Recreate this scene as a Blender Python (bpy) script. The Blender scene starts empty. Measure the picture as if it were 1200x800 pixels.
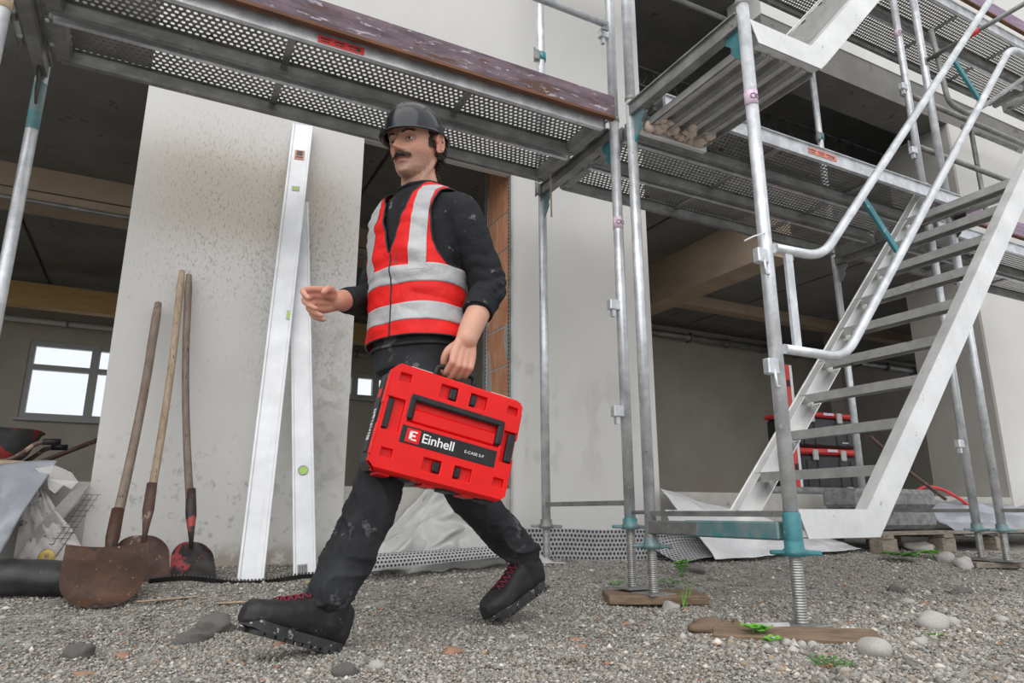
import bpy, bmesh, math, random
import numpy as np
from mathutils import Vector, Matrix, noise
random.seed(4); rng = np.random.default_rng(7)
S = bpy.context.scene; COL = S.collection
# ---------------------------------------------------------------- camera, sky, light
PH, TH = math.radians(62.7), math.radians(14.04)
fw = Vector((math.cos(PH)*math.cos(TH), math.sin(PH)*math.cos(TH), math.sin(TH)))
rt = Vector((math.sin(PH), -math.cos(PH), 0)); up = rt.cross(fw)
M = Matrix((rt, up, -fw)).transposed().to_4x4(); M.translation = (0, 0, .36)
cam = bpy.data.objects.new('camera', bpy.data.cameras.new('camera')); COL.objects.link(cam)
cam.matrix_world = M; cam.data.lens = 24; cam.data.sensor_width = 36; cam.data.clip_start = .02
S.camera = cam
S.view_settings.view_transform = 'Standard'; S.view_settings.look = 'None'
S.view_settings.gamma = 1; S.view_settings.use_curve_mapping = False; S.view_settings.exposure = 0.0
w = bpy.data.worlds.new('overcast'); S.world = w; w.use_nodes = True
nt = w.node_tree; bg = nt.nodes['Background']
tc = nt.nodes.new('ShaderNodeTexCoord'); sx = nt.nodes.new('ShaderNodeSeparateXYZ')
rp = nt.nodes.new('ShaderNodeValToRGB'); nt.links.new(tc.outputs['Generated'], sx.inputs[0])
nt.links.new(sx.outputs['Z'], rp.inputs[0]); nt.links.new(rp.outputs[0], bg.inputs['Color'])
rp.color_ramp.elements[0].position = 0; rp.color_ramp.elements[0].color = (.80, .84, .90, 1)
rp.color_ramp.elements[1].position = .9; rp.color_ramp.elements[1].color = (1.0, 1.0, 1.0, 1)
bg.inputs['Strength'].default_value = 1.15
sun = bpy.data.objects.new('sun', bpy.data.lights.new('sun', 'SUN')); COL.objects.link(sun)
sun.data.energy = 1.75; sun.data.angle = math.radians(85); sun.data.color = (1, .98, .95)
sun.rotation_euler = Vector((-.62, -.80, .75)).to_track_quat('Z', 'Y').to_euler()

# ---------------------------------------------------------------- helpers
def link(name, data, parent=None):
    o = bpy.data.objects.new(name, data); COL.objects.link(o)
    if parent is not None: o.parent = parent
    return o
def tag(o, label=None, cat=None, group=None, kind=None):
    if label: o['label'] = label
    if cat: o['category'] = cat
    if group: o['group'] = group
    if kind: o['kind'] = kind
    return o
def thing(name, label, cat, loc=(0, 0, 0), rz=0, group=None):
    o = link(name, None); o.location = loc; o.rotation_euler = (0, 0, rz); o.empty_display_size = .1
    return tag(o, label, cat, group)
def V(*a): return Vector(a)
class MB:
    def __init__(s): s.v = []; s.f = []; s.sm = []
    def add(s, vs, fs, smooth=False):
        n = len(s.v); s.v += [tuple(p) for p in vs]; s.f += [tuple(i+n for i in f) for f in fs]; s.sm += [smooth]*len(fs); return s
    def box(s, c, d, R=None, bev=0):
        h = [x/2 for x in d]; b = min(bev, min(h)*.9)
        if b:
            bm = bmesh.new(); bmesh.ops.create_cube(bm, size=1)
            for v in bm.verts: v.co = Vector([v.co[i]*d[i] for i in range(3)])
            bmesh.ops.bevel(bm, geom=bm.edges[:], offset=b, segments=1, affect='EDGES')
            vs = [v.co.copy() for v in bm.verts]; bm.verts.index_update(); fs = [[v.index for v in f.verts] for f in bm.faces]; bm.free()
        else:
            vs = [V(x*h[0], y*h[1], z*h[2]) for x in (-1, 1) for y in (-1, 1) for z in (-1, 1)]
            fs = [(0,1,3,2),(4,6,7,5),(0,4,5,1),(2,3,7,6),(0,2,6,4),(1,5,7,3)]
        if R is not None: vs = [R @ v for v in vs]
        return s.add([v+Vector(c) for v in vs], fs)
    def bar(s, a, b, wd, ht, upv=(0, 0, 1), bev=0):
        a, b = Vector(a), Vector(b); x = (b-a).normalized(); u = Vector(upv); y = u.cross(x).normalized(); z = x.cross(y)
        return s.box((a+b)/2, ((b-a).length, wd, ht), Matrix((x, y, z)).transposed(), bev)
    def tube(s, pts, r, n=12, closed=True, smooth=True):
        pts = [Vector(p) for p in pts]; rs = r if isinstance(r, (list, tuple)) else [r]*len(pts)
        vs, fs = [], []; prev = None
        for i, p in enumerate(pts):
            t = ((pts[min(i+1, len(pts)-1)]-pts[i]).normalized() + (pts[i]-pts[max(i-1, 0)]).normalized()).normalized()
            if prev is None: a = t.orthogonal().normalized()
            else: a = (prev - t*prev.dot(t)).normalized()
            prev = a; b = t.cross(a)
            vs += [p + (a*math.cos(2*math.pi*k/n)+b*math.sin(2*math.pi*k/n))*rs[i] for k in range(n)]
        for i in range(len(pts)-1):
            for k in range(n): fs.append((i*n+k, i*n+(k+1) % n, (i+1)*n+(k+1) % n, (i+1)*n+k))
        s.add(vs, fs, smooth)
        if closed:
            m = len(s.v)-len(vs)
            s.f.append(tuple(m+k for k in reversed(range(n)))); s.f.append(tuple(m+(len(pts)-1)*n+k for k in range(n))); s.sm += [False, False]
        return s
    def prism(s, poly, off, smooth=False):
        off = Vector(off); n = len(poly); vs = [Vector(p) for p in poly]; vs += [p+off for p in vs]
        return s.add(vs, [tuple(reversed(range(n))), tuple(range(n, 2*n))]+[(i, (i+1) % n, n+(i+1) % n, n+i) for i in range(n)])
    def lathe(s, prof, c=(0, 0, 0), n=20, R=None):
        vs = []; fs = []
        for (r, z) in prof:
            for k in range(n):
                p = V(r*math.cos(2*math.pi*k/n), r*math.sin(2*math.pi*k/n), z)
                vs.append((R @ p if R is not None else p)+Vector(c))
        for i in range(len(prof)-1):
            for k in range(n): fs.append((i*n+k, i*n+(k+1) % n, (i+1)*n+(k+1) % n, (i+1)*n+k))
        return s.add(vs, fs, True)
    def grid(s, fn, nu, nv, smooth=True, closeu=False):
        vs = [fn(i/nu, j/nv) for j in range(nv+1) for i in range(nu+(0 if closeu else 1))]; w_ = nu if closeu else nu+1
        fs = [(j*w_+i, j*w_+(i+1) % w_, (j+1)*w_+(i+1) % w_, (j+1)*w_+i) for j in range(nv) for i in range(nu)]
        return s.add(vs, fs, smooth)
    def mesh(s, name):
        m = bpy.data.meshes.new(name); m.from_pydata([tuple(p) for p in s.v], [], s.f); m.polygons.foreach_set('use_smooth', s.sm)
        bm = bmesh.new(); bm.from_mesh(m); bmesh.ops.recalc_face_normals(bm, faces=bm.faces[:]); bm.to_mesh(m); bm.free(); return m
    def build(s, name, mat, parent=None, recalc=True):
        o = link(name, s.mesh(name), parent)
        if mat: o.data.materials.append(mat)
        return o
def bend(pts, rad=.06, seg=6):
    """round the inner corners of a polyline"""
    pts = [Vector(p) for p in pts]; out = [pts[0]]
    for i in range(1, len(pts)-1):
        a, b, c = pts[i-1], pts[i], pts[i+1]; d1 = (a-b).normalized(); d2 = (c-b).normalized()
        r = min(rad, (a-b).length*.45, (c-b).length*.45); p0 = b+d1*r; p2 = b+d2*r
        for k in range(seg+1):
            t = k/seg; out.append(p0*(1-t)**2 + b*2*t*(1-t) + p2*t*t)
    return out+[pts[-1]]

def nd(nt, typ, **kw):
    n = nt.nodes.new(typ)
    for k, v in kw.items():
        if k.startswith('i_'): n.inputs[k[2:].replace('_', ' ')].default_value = v
        else: setattr(n, k, v)
    return n
def mat(name, c, c2=None, rough=.7, metal=0, scale=8, contrast=(.35, .65), bump=.2, bscale=60, bdist=.004, spots=None, spec=.5, stretch=None, attr=None, coat=0, rvar=0):
    """noise-mixed two-colour surface; spots = (colour, scale, threshold)"""
    m = bpy.data.materials.new(name); m.use_nodes = True; t = m.node_tree; p = t.nodes['Principled BSDF']
    tc = nd(t, 'ShaderNodeTexCoord'); src = tc.outputs['Object']
    if stretch:
        mp = nd(t, 'ShaderNodeMapping'); mp.inputs['Scale'].default_value = stretch; t.links.new(src, mp.inputs[0]); src = mp.outputs[0]
    def col4(x): return (*x, 1)
    cur = None
    if attr:
        a = nd(t, 'ShaderNodeAttribute', attribute_name=attr); cur = a.outputs['Color']
    n1 = nd(t, 'ShaderNodeTexNoise', i_Scale=scale, i_Detail=6.0, i_Roughness=.6); t.links.new(src, n1.inputs['Vector'])
    mr = nd(t, 'ShaderNodeMapRange'); mr.inputs[1].default_value, mr.inputs[2].default_value = contrast; t.links.new(n1.outputs[0], mr.inputs[0])
    mx = nd(t, 'ShaderNodeMix', data_type='RGBA'); mx.inputs[6].default_value = col4(c); mx.inputs[7].default_value = col4(c2 or c)
    if cur:
        mx.blend_type = 'MULTIPLY'; t.links.new(cur, mx.inputs[6]); mx.inputs[7].default_value = col4(c2 or (1, 1, 1))
    t.links.new(mr.outputs[0], mx.inputs[0]); cur = mx.outputs[2]
    for sp in (spots or []):
        n2 = nd(t, 'ShaderNodeTexNoise', i_Scale=sp[1], i_Detail=4.0, i_Roughness=.65); t.links.new(src, n2.inputs['Vector'])
        m2 = nd(t, 'ShaderNodeMapRange'); m2.inputs[1].default_value = sp[2]; m2.inputs[2].default_value = sp[2]+.05; t.links.new(n2.outputs[0], m2.inputs[0])
        x2 = nd(t, 'ShaderNodeMix', data_type='RGBA'); x2.inputs[7].default_value = col4(sp[0]); t.links.new(cur, x2.inputs[6]); t.links.new(m2.outputs[0], x2.inputs[0]); cur = x2.outputs[2]
    t.links.new(cur, p.inputs['Base Color'])
    p.inputs['Roughness'].default_value = rough; p.inputs['Metallic'].default_value = metal; p.inputs['Specular IOR Level'].default_value = spec
    p.inputs['Coat Weight'].default_value = coat; p.inputs['Coat Roughness'].default_value = .15
    if rvar:
        m3 = nd(t, 'ShaderNodeMapRange'); m3.inputs[3].default_value = rough-rvar; m3.inputs[4].default_value = rough+rvar; t.links.new(n1.outputs[0], m3.inputs[0]); t.links.new(m3.outputs[0], p.inputs['Roughness'])
    if bump:
        nb = nd(t, 'ShaderNodeTexNoise', i_Scale=bscale, i_Detail=5.0); t.links.new(src, nb.inputs['Vector'])
        b = nd(t, 'ShaderNodeBump', i_Strength=bump, i_Distance=bdist); t.links.new(nb.outputs[0], b.inputs['Height']); t.links.new(b.outputs[0], p.inputs['Normal'])
    return m
GALV = mat('galvanised_steel', (.50, .52, .545), (.74, .76, .78), .36, .5, 14, bump=.15, bscale=120, bdist=.002, spots=[((.80, .80, .79), 38, .63), ((.22, .21, .20), 30, .70)], rvar=.1)
GALVD = mat('dull_galvanised_steel', (.20, .20, .195), (.33, .33, .32), .5, .5, 9, bump=.15, bscale=90, bdist=.002, spots=[((.45, .44, .42), 30, .66), ((.10, .085, .07), 22, .67)])
PLATE = mat('perforated_steel', (.22, .22, .21), (.34, .335, .32), .55, .5, 10, bump=0, spots=[((.13, .11, .09), 14, .62)])
ALU = mat('worn_aluminium', (.70, .70, .69), (.86, .86, .85), .38, .6, 6, bump=.08, bscale=40, spots=[((.48, .47, .44), 17, .66)], rvar=.12)
ALUD = mat('ribbed_aluminium', (.42, .42, .41), (.58, .58, .57), .42, .6, 9, bump=.1, bscale=60, spots=[((.30, .27, .24), 15, .64)])
WHITEALU = mat('bright_aluminium', (.64, .65, .67), (.80, .81, .83), .40, .25, 5, bump=.05, bscale=40, spots=[((.62, .63, .64), 20, .68)])
TEAL = mat('teal_paint', (.035, .17, .19), (.06, .24, .27), .5, .1, 12, bump=.15, bscale=60, spots=[((.40, .43, .43), 26, .66)])
TEALD = mat('worn_teal_paint', (.10, .24, .25), (.26, .32, .32), .5, .3, 10, bump=.15, bscale=60, spots=[((.05, .30, .33), 8, .55)])
DARK = mat('dark_steel', (.04, .04, .04), (.09, .085, .08), .5, .3, 20)
SPIN = mat('zinc_thread', (.28, .28, .275), (.44, .44, .42), .4, .7, 30, bump=.1)
TOE = mat('weathered_purple_board', (.085, .055, .070), (.19, .135, .16), .7, 0, 5, bump=.4, bscale=30, stretch=(1, 5, 5), spots=[((.10, .05, .035), 4, .58), ((.42, .38, .42), 11, .60), ((.5, .47, .5), 40, .68)])
TOEV = mat('violet_board', (.21, .14, .22), (.31, .23, .31), .75, 0, 5, bump=.3, bscale=30, stretch=(1, 8, 8), spots=[((.46, .42, .46), 9, .62)])
TOEE = mat('brown_board_edge', (.11, .045, .025), (.20, .085, .04), .75, 0, 6, bump=.3, bscale=30, stretch=(1, 8, 8))
WOODG = mat('grey_wood', (.20, .165, .13), (.34, .30, .25), .85, 0, 6, bump=.5, bscale=30, stretch=(2, 9, 9), spots=[((.12, .08, .05), 8, .6)])
WOODB = mat('wet_brown_wood', (.14, .09, .055), (.26, .18, .12), .7, 0, 6, bump=.5, bscale=30, stretch=(2, 9, 9), spots=[((.40, .38, .34), 12, .64)])
HAND1 = mat('brown_handle_wood', (.16, .115, .09), (.26, .20, .16), .6, 0, 5, bump=.3, bscale=30, stretch=(9, 9, 1.5), spots=[((.08, .05, .04), 10, .6)])
HAND2 = mat('light_handle_wood', (.33, .24, .16), (.47, .36, .26), .6, 0, 5, bump=.3, bscale=30, stretch=(9, 9, 1.5), spots=[((.16, .10, .06), 12, .6)])
RUST = mat('rust', (.045, .023, .016), (.10, .046, .024), .6, .2, 9, bump=.5, bscale=40, spots=[((.04, .025, .022), 6, .56), ((.50, .45, .40), 90, .66)])
RUSTD = mat('dark_rusty_steel', (.10, .06, .055), (.17, .10, .08), .65, .3, 12, bump=.5, bscale=40, spots=[((.36, .28, .22), 16, .58), ((.55, .50, .45), 80, .69)])
REDBLK = mat('chipped_red_paint', (.03, .025, .025), (.05, .04, .04), .5, .2, 8, bump=.3, bscale=40, spots=[((.42, .07, .07), 9, .52), ((.6, .52, .5), 90, .69)])
BRICK = mat('clay_block', (.52, .22, .115), (.64, .33, .19), .85, 0, 9, bump=.4, bscale=50, stretch=(1, 3, 1), spots=[((.55, .47, .40), 9, .63)])
MORT = mat('mortar', (.36, .35, .33), (.46, .45, .43), .9, 0, 15, bump=.5)
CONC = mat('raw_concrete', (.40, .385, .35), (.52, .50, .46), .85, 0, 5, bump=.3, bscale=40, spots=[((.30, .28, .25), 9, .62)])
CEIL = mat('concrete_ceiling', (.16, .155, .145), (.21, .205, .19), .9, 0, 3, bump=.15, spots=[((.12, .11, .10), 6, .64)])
BEAM = mat('buff_beam', (.36, .28, .20), (.43, .34, .25), .85, 0, 4, bump=.2)
YELB = mat('yellow_formwork_beam', (.50, .31, .12), (.58, .38, .16), .7, 0, 4, bump=.15, stretch=(1, 6, 6))
INNER = mat('inner_plaster', (.43, .39, .33), (.50, .46, .40), .9, 0, 2, bump=.1)
INNER2 = mat('inner_plaster_grey', (.36, .345, .315), (.43, .41, .38), .9, 0, 2, bump=.1)
WHITE = mat('white_pvc', (.72, .73, .72), None, .4, bump=0)
GREYF = mat('grey_frame', (.45, .46, .45), None, .5, bump=0)
BLACKP = mat('black_plastic', (.012, .0125, .014), (.022, .023, .026), .45, 0, 20, bump=.15, bscale=200, spec=.35)
BLACKM = mat('black_membrane', (.02, .02, .022), (.05, .05, .05), .45, 0, 14, bump=.5, bscale=20, spots=[((.2, .19, .18), 40, .68)])
REDP = mat('red_plastic', (.80, .006, .006), (.70, .005, .005), .40, 0, 10, bump=.3, bscale=260, bdist=.001, spec=.35)
REDD = mat('red_paint', (.62, .03, .03), (.70, .06, .05), .45, 0, 12, bump=0)
ORANGE = mat('orange_sticker', (.80, .20, .09), (.85, .35, .22), .5, 0, 60, bump=0)
PINK = mat('pink_sticker', (.62, .42, .55), (.78, .68, .76), .5, 0, 50, bump=0)
PURPLE = mat('purple_ink', (.12, .05, .16), None, .5, bump=0)
TANS = mat('tan_tape', (.60, .45, .28), (.66, .52, .36), .6, 0, 20, bump=0)
STONE = mat('stone_grey', (.36, .35, .33), (.52, .50, .47), .85, 0, 14, bump=.3, bscale=60, spots=[((.25, .22, .19), 20, .62)])
BRKBIT = mat('brick_chip', (.34, .17, .11), (.44, .27, .19), .9, 0, 20, bump=.4)
LEAF = mat('leaf_green', (.10, .34, .03), (.18, .46, .05), .5, 0, 20, bump=.1)
LEAFD = mat('dark_leaf_green', (.05, .16, .03), (.09, .24, .04), .5, 0, 20, bump=.1)
MEMB = mat('dimpled_membrane_grey', (.34, .34, .35), (.48, .48, .49), .5, 0, 6, bump=.1, spots=[((.72, .71, .70), 10, .64)])
MEMBD = mat('dimple_dark', (.07, .07, .075), None, .6, bump=0)
FOAM = mat('grey_foam_roll', (.16, .16, .165), (.30, .30, .30), .8, 0, 20, bump=.6, bscale=90, spots=[((.42, .42, .42), 25, .62)])

def plaster(name, base, base2, stains):
    m = mat(name, base, base2, .88, 0, 1.3, (.3, .7), bump=.12, bscale=70, bdist=.003); t = m.node_tree; p = t.nodes['Principled BSDF']
    cur = p.inputs['Base Color'].links[0].from_socket; tc = [n for n in t.nodes if n.type == 'TEX_COORD'][0]
    sx = nd(t, 'ShaderNodeSeparateXYZ'); t.links.new(tc.outputs['Object'], sx.inputs[0])
    def sm(sock, c, hw):            # soft bump around c
        a = nd(t, 'ShaderNodeMath', operation='SUBTRACT'); a.inputs[1].default_value = c; t.links.new(sock, a.inputs[0])
        b = nd(t, 'ShaderNodeMath', operation='ABSOLUTE'); t.links.new(a.outputs[0], b.inputs[0])
        r = nd(t, 'ShaderNodeMapRange', interpolation_type='SMOOTHSTEP'); r.inputs[1].default_value = hw; r.inputs[2].default_value = hw*.25; t.links.new(b.outputs[0], r.inputs[0]); return r.outputs[0]
    for (cx, hx, cz, hz, colr, amt, fine, thr, st) in stains:
        mp = nd(t, 'ShaderNodeMapping'); mp.inputs['Scale'].default_value = st; t.links.new(tc.outputs['Object'], mp.inputs[0])
        n2 = nd(t, 'ShaderNodeTexNoise', i_Scale=fine, i_Detail=5.0, i_Roughness=.6); t.links.new(mp.outputs[0], n2.inputs['Vector'])
        m2 = nd(t, 'ShaderNodeMapRange'); m2.inputs[1].default_value = thr; m2.inputs[2].default_value = thr+.1; t.links.new(n2.outputs[0], m2.inputs[0])
        k = nd(t, 'ShaderNodeMath', operation='MULTIPLY'); t.links.new(sm(sx.outputs['X'], cx, hx), k.inputs[0]); t.links.new(sm(sx.outputs['Z'], cz, hz), k.inputs[1])
        k2 = nd(t, 'ShaderNodeMath', operation='MULTIPLY'); t.links.new(k.outputs[0], k2.inputs[0]); t.links.new(m2.outputs[0], k2.inputs[1])
        k3 = nd(t, 'ShaderNodeMath', operation='MULTIPLY'); k3.inputs[1].default_value = amt; t.links.new(k2.outputs[0], k3.inputs[0])
        x2 = nd(t, 'ShaderNodeMix', data_type='RGBA'); x2.inputs[7].default_value = (*colr, 1); t.links.new(cur, x2.inputs[6]); t.links.new(k3.outputs[0], x2.inputs[0]); cur = x2.outputs[2]
    t.links.new(cur, p.inputs['Base Color']); return m
PLAS = plaster('facade_plaster', (.60, .59, .565), (.68, .67, .645), [
    (.28, .75, 1.95, .40, (.42, .34, .25), .55, 3, .25, (1, 1, 1)), (.25, .60, 1.85, .75, (.27, .23, .18), .6, 75, .54, (1.6, 1, .6)),
    (.62, .40, 1.55, .9, (.30, .27, .21), .65, 70, .54, (1.4, 1, .8)), (.70, .30, .95, .7, (.42, .41, .38), .5, 4, .42, (1, 1, .7)), (.72, .2, .9, .9, (.40, .38, .33), .6, 14, .5, (1, 1, 1)),
    (.2, .8, .35, .45, (.36, .34, .31), .7, 26, .57, (1, 1, 1)), (.3, .8, .12, .12, (.38, .33, .28), .9, 10, .4, (1, 1, 1)),
    (0, .5, 1.0, 1.2, (.42, .41, .39), .5, 22, .62, (1, 1, 1)),
    (2.5, .35, .9, .55, (.50, .48, .45), .5, 5, .52, (1, 1, .5)), (2.0, .3, 1.0, .8, (.44, .42, .39), .45, 9, .56, (1, 1, .4))])

def gz(x, y):
    def ss(a, b, v): v = min(1, max(0, (v-a)/(b-a))); return v*v*(3-2*v)
    return .085*ss(2.3, 3.3, y) + .04*ss(2.6, 4.2, x)*ss(1.8, 2.6, y) + .05*ss(3.3, 3.6, y) + .010*noise.noise((x*3, y*3, 0)) + .02*noise.noise((x*.9, y*.9, 3))

# ---------------------------------------------------------------- ground
gx = np.concatenate([np.arange(-40, -2, 2.0), np.arange(-2, 6.5, .03), np.arange(6.5, 46, 2.0)])
gy = np.concatenate([np.arange(-40, .6, 2.0), np.arange(.6, 3.75, .03), [4.5]])
gm = MB(); nx, ny = len(gx), len(gy)
vs = [(x, y, gz(x, y) + .006*noise.noise((x*14, y*14, 1)) + .004*noise.noise((x*45, y*45, 1))) for y in gy for x in gx]
gm.add(vs, [(j*nx+i, j*nx+i+1, (j+1)*nx+i+1, (j+1)*nx+i) for j in range(ny-1) for i in range(nx-1)], True)
GROUND = mat('gravelly_soil', (.25, .235, .215), (.38, .365, .34), .92, 0, 3.5, bump=.9, bscale=85, bdist=.012, spots=[((.50, .49, .46), 60, .60), ((.15, .13, .11), 9, .60), ((.44, .43, .41), 150, .56), ((.10, .09, .08), 110, .62)])
tag(gm.build('ground', GROUND), kind='structure')

# gravel: tens of thousands of small crushed stones -> one stuff object
iv = np.array([(1, 0, 0), (-1, 0, 0), (0, 1, 0), (0, -1, 0), (0, 0, 1), (0, 0, -1.)]); iff = np.array([(0, 2, 4), (2, 1, 4), (1, 3, 4), (3, 0, 4), (2, 0, 5), (1, 2, 5), (3, 1, 5), (0, 3, 5)])
N = 150000
k = rng.random((N*4, 2)); D = 1.35 + (k[:, 0]**1.25)*3.6; L = (k[:, 1]*2-1)*D*.82
X = .4586*D+.8886*L; Y = .8886*D-.4586*L
dens = np.array([.5+.8*noise.noise((a*1.3, b*1.3, 9)) + .35*noise.noise((a*5, b*5, 2)) for a, b in zip(X, Y)])
ok = (Y < 3.52) & (rng.random(N*4) < np.clip((dens+.3)*np.where((X > 1.9) & (Y > 1.9), .45, 1), .15, 1)); X, Y = X[ok][:N], Y[ok][:N]; n = len(X)
size = .0022 + .0040*rng.random(n)**2.6 + .006*(rng.random(n) > .985)
size *= .85+.14*(X*.4586+Y*.8886); size *= np.where((X > 1.3) & (Y < 2.2), 1.3, 1.0)
Zg = np.array([gz(a, b) for a, b in zip(X, Y)])
sc = np.stack([rng.uniform(.7, 1.5, n), rng.uniform(.6, 1.2, n), rng.uniform(.35, .8, n)], 1)*size[:, None]
jit = rng.uniform(.72, 1.25, (n, 6, 1)); P = iv[None]*jit*sc[:, None, :]
a = rng.random(n)*6.283; ca, sa = np.cos(a)[:, None], np.sin(a)[:, None]
Px = P[..., 0]*ca-P[..., 1]*sa; Py = P[..., 0]*sa+P[..., 1]*ca
P = np.stack([Px+X[:, None], Py+Y[:, None], P[..., 2]+(Zg+size*.25+.002)[:, None]], -1).reshape(-1, 3)
Fc = (iff[None]+np.arange(n)[:, None, None]*6).reshape(-1, 3)
me = bpy.data.meshes.new('gravel'); me.vertices.add(len(P)); me.vertices.foreach_set('co', P.ravel()); me.loops.add(len(Fc)*3); me.loops.foreach_set('vertex_index', Fc.ravel())
me.polygons.add(len(Fc)); me.polygons.foreach_set('loop_start', np.arange(len(Fc))*3); me.polygons.foreach_set('loop_total', np.full(len(Fc), 3)); me.update()
pal = np.array([(.31, .30, .285), (.40, .39, .37), (.24, .23, .22), (.47, .46, .44), (.66, .65, .62), (.34, .29, .24), (.42, .33, .24), (.44, .21, .13), (.15, .14, .13)])
pr = np.array([.28, .24, .16, .14, .06, .06, .025, .006, .03]); ci = rng.choice(9, n, p=pr/pr.sum()); cc = pal[ci]*rng.uniform(.85, 1.15, (n, 1))*1.05*np.array([1.03, 1.0, .95])
at = me.color_attributes.new('col', 'FLOAT_COLOR', 'POINT'); at.data.foreach_set('color', np.repeat(np.concatenate([cc, np.ones((n, 1))], 1), 6, 0).ravel())
go = link('gravel', me); me.materials.append(mat('gravel_mix', (1, 1, 1), (.7, .7, .7), .88, 0, 200, bump=.2, bscale=300, attr='col'))
tag(go, 'fine mixed grey gravel strewn over the ground of the building site', 'gravel', kind='stuff')

def stone_mesh(seed, sub=2, rough=.25):
    bm = bmesh.new(); bmesh.ops.create_icosphere(bm, subdivisions=sub, radius=1)
    for v in bm.verts:
        f = 1+rough*noise.noise(v.co*1.3+Vector((seed*7.1, 0, 0)))+rough*.3*noise.noise(v.co*3+Vector((0, seed*3, 0))); v.co *= f
    m = bpy.data.meshes.new('stone'); bm.to_mesh(m); bm.free()
    for p in m.polygons: p.use_smooth = True
    return m
def stone(x, y, sx_, sy_, sz_, label, m_=STONE, seed=1, name='stone', cat='stone', rough=.25, rz=0):
    o = link(name, stone_mesh(seed, 3 if sx_ > .03 else 2, rough)); o.data.materials.append(m_)
    o.location = (x, y, gz(x, y)+sz_*.45); o.scale = (sx_, sy_, sz_); o.rotation_euler = (0, 0, rz); return tag(o, label, cat)

# ---------------------------------------------------------------- building shell
YF, YB = 3.55, 3.93
def bx(x0, x1, y0, y1, z0, z1): return MB().box(((x0+x1)/2, (y0+y1)/2, (z0+z1)/2), (x1-x0, y1-y0, z1-z0))
def struct(o): return tag(o, kind='structure')
wl = MB()
for a in ((-.24, .87, YF, YB, .0, 6.2), (.87, 1.83, YF, YF+.05, 2.46, 2.78), (.87, 1.83, YF, YB, 2.78, 6.2), (1.83, 2.9, YF, YF+.02, .0, 6.2), (1.855, 2.9, YF+.02, YB, 0, 6.2), (1.83, 1.855, YF+.02, YB, 2.78, 6.2),
          (4.3, 14, YF, YB, 4.62, 7.2), (2.9, 4.3, YF, YB, 5.4, 7.2), (-8, -.24, YF, YB, 5.2, 6.2)):
    wl.box(((a[0]+a[1])/2, (a[2]+a[3])/2, (a[4]+a[5])/2), (a[1]-a[0], a[3]-a[2], a[5]-a[4]))
wf = struct(wl.build('wall_front', PLAS))
lint = struct(bx(4.3, 14, YF+.01, YB, 4.28, 4.62).build('trim_7', CEIL))  # lintel in dark ceiling concrete: shade under the upper deck put into its colour
wr = struct(bx(6.93, 14, YF, 4.25, 0, 4.28).build('wall_right', PLAS))
bx(6.925, 6.94, YF+.02, 4.24, .02, 4.27).build('side_face', INNER2, wr)['label'] = 'unplastered grey side of the pier'
# clay-block reveal of the middle pier, with joints, corner beads and mortar smears
mo = bx(1.836, 1.856, YF+.03, YB-.03, 0, 2.78).build('mortar_bed', MORT, wf)
z = -.02
for i in range(11):
    split = [(YF+.035, YB-.035)] if i % 2 else [(YF+.035, YF+.2), (YF+.21, YB-.035)]
    for (a, b) in split: MB().box((1.845+random.uniform(-.002, .002), (a+b)/2, z+.125), (.024, b-a, .240), bev=.003).build('brick', BRICK, wf)
    z += .25
bead = MB()
for (yy, zz) in ((YF+.012, 0), (YB-.012, 0)):
    bead.box((1.826, yy, 1.39), (.01, .045, 2.78))
bd = bead.build('corner_bead', ALUD, wf); bd['label'] = 'galvanised corner bead strips'
hb = MB()
for yy in (YF+.026, YB-.026):
    for i in range(110): hb.box((1.8205, yy, .03+i*.025), (.002, .011, .012))
hb.build('bead_holes', DARK, bd)['kind'] = 'stuff'
sm_ = MB()
for (yy, zz, a, b) in ((YF+.33, 1.05, .05, .30), (YF+.30, .75, .06, .2), (YF+.34, 1.7, .03, .2), (YF+.07, 1.4, .035, .12), (YF+.08, .6, .05, .12)):
    pts = [(1.831, yy+a*math.cos(t)*(.7+.5*random.random()), zz+b*math.sin(t)*(.7+.5*random.random())) for t in np.arange(0, 6.28, .4)]
    sm_.prism(pts, (.006, 0, 0))
sm_.build('mortar_smear', MORT, wf)
# floor slab, sills
struct(bx(-8, 14, 3.56, 10.2, -.1, .49).build('floor', CONC))
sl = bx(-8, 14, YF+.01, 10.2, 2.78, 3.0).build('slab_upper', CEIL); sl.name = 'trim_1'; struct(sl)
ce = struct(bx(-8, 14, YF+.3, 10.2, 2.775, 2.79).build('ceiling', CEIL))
x = -7.2
pm = None
while x < 13.5:                                     # precast ceiling panels with open joints
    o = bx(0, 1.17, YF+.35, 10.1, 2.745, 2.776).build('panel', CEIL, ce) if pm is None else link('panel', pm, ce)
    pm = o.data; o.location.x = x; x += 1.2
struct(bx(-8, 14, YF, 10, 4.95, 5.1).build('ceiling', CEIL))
bmz = MB().box((-2.0, 5.62, 2.62), (9.4, .28, .26)); b1 = struct(bmz.build('trim_2', BEAM))
bx(-6.7, 2.7, 5.474, 5.482, 2.56, 2.568).build('board_joint', DARK, b1)
# cable along beam bottom
cb = MB(); cb.tube([(-6+i*.25, 5.46+.01*math.sin(i*2.1), 2.475+.008*math.sin(i*3)) for i in range(33)], .018, 8); tag(cb.build('conduit', GALVD), 'ribbed grey cable conduit along the lower edge of the first buff beam', 'conduit')
struct(bx(-6.7, 3.1, 8.0, 8.14, 2.36, 2.60).build('trim_3', YELB))
struct(bx(3.1, 3.3, 4.6, 9.2, .4, 2.75).build('wall_partition', INNER))
o = struct(bx(4.15, 4.42, 3.58, 6.8, 2.34, 2.75).build('trim_4', BEAM))
struct(bx(4.4, 12, 5.6, 5.75, 2.62, 2.75).build('trim_5', BEAM))
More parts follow.
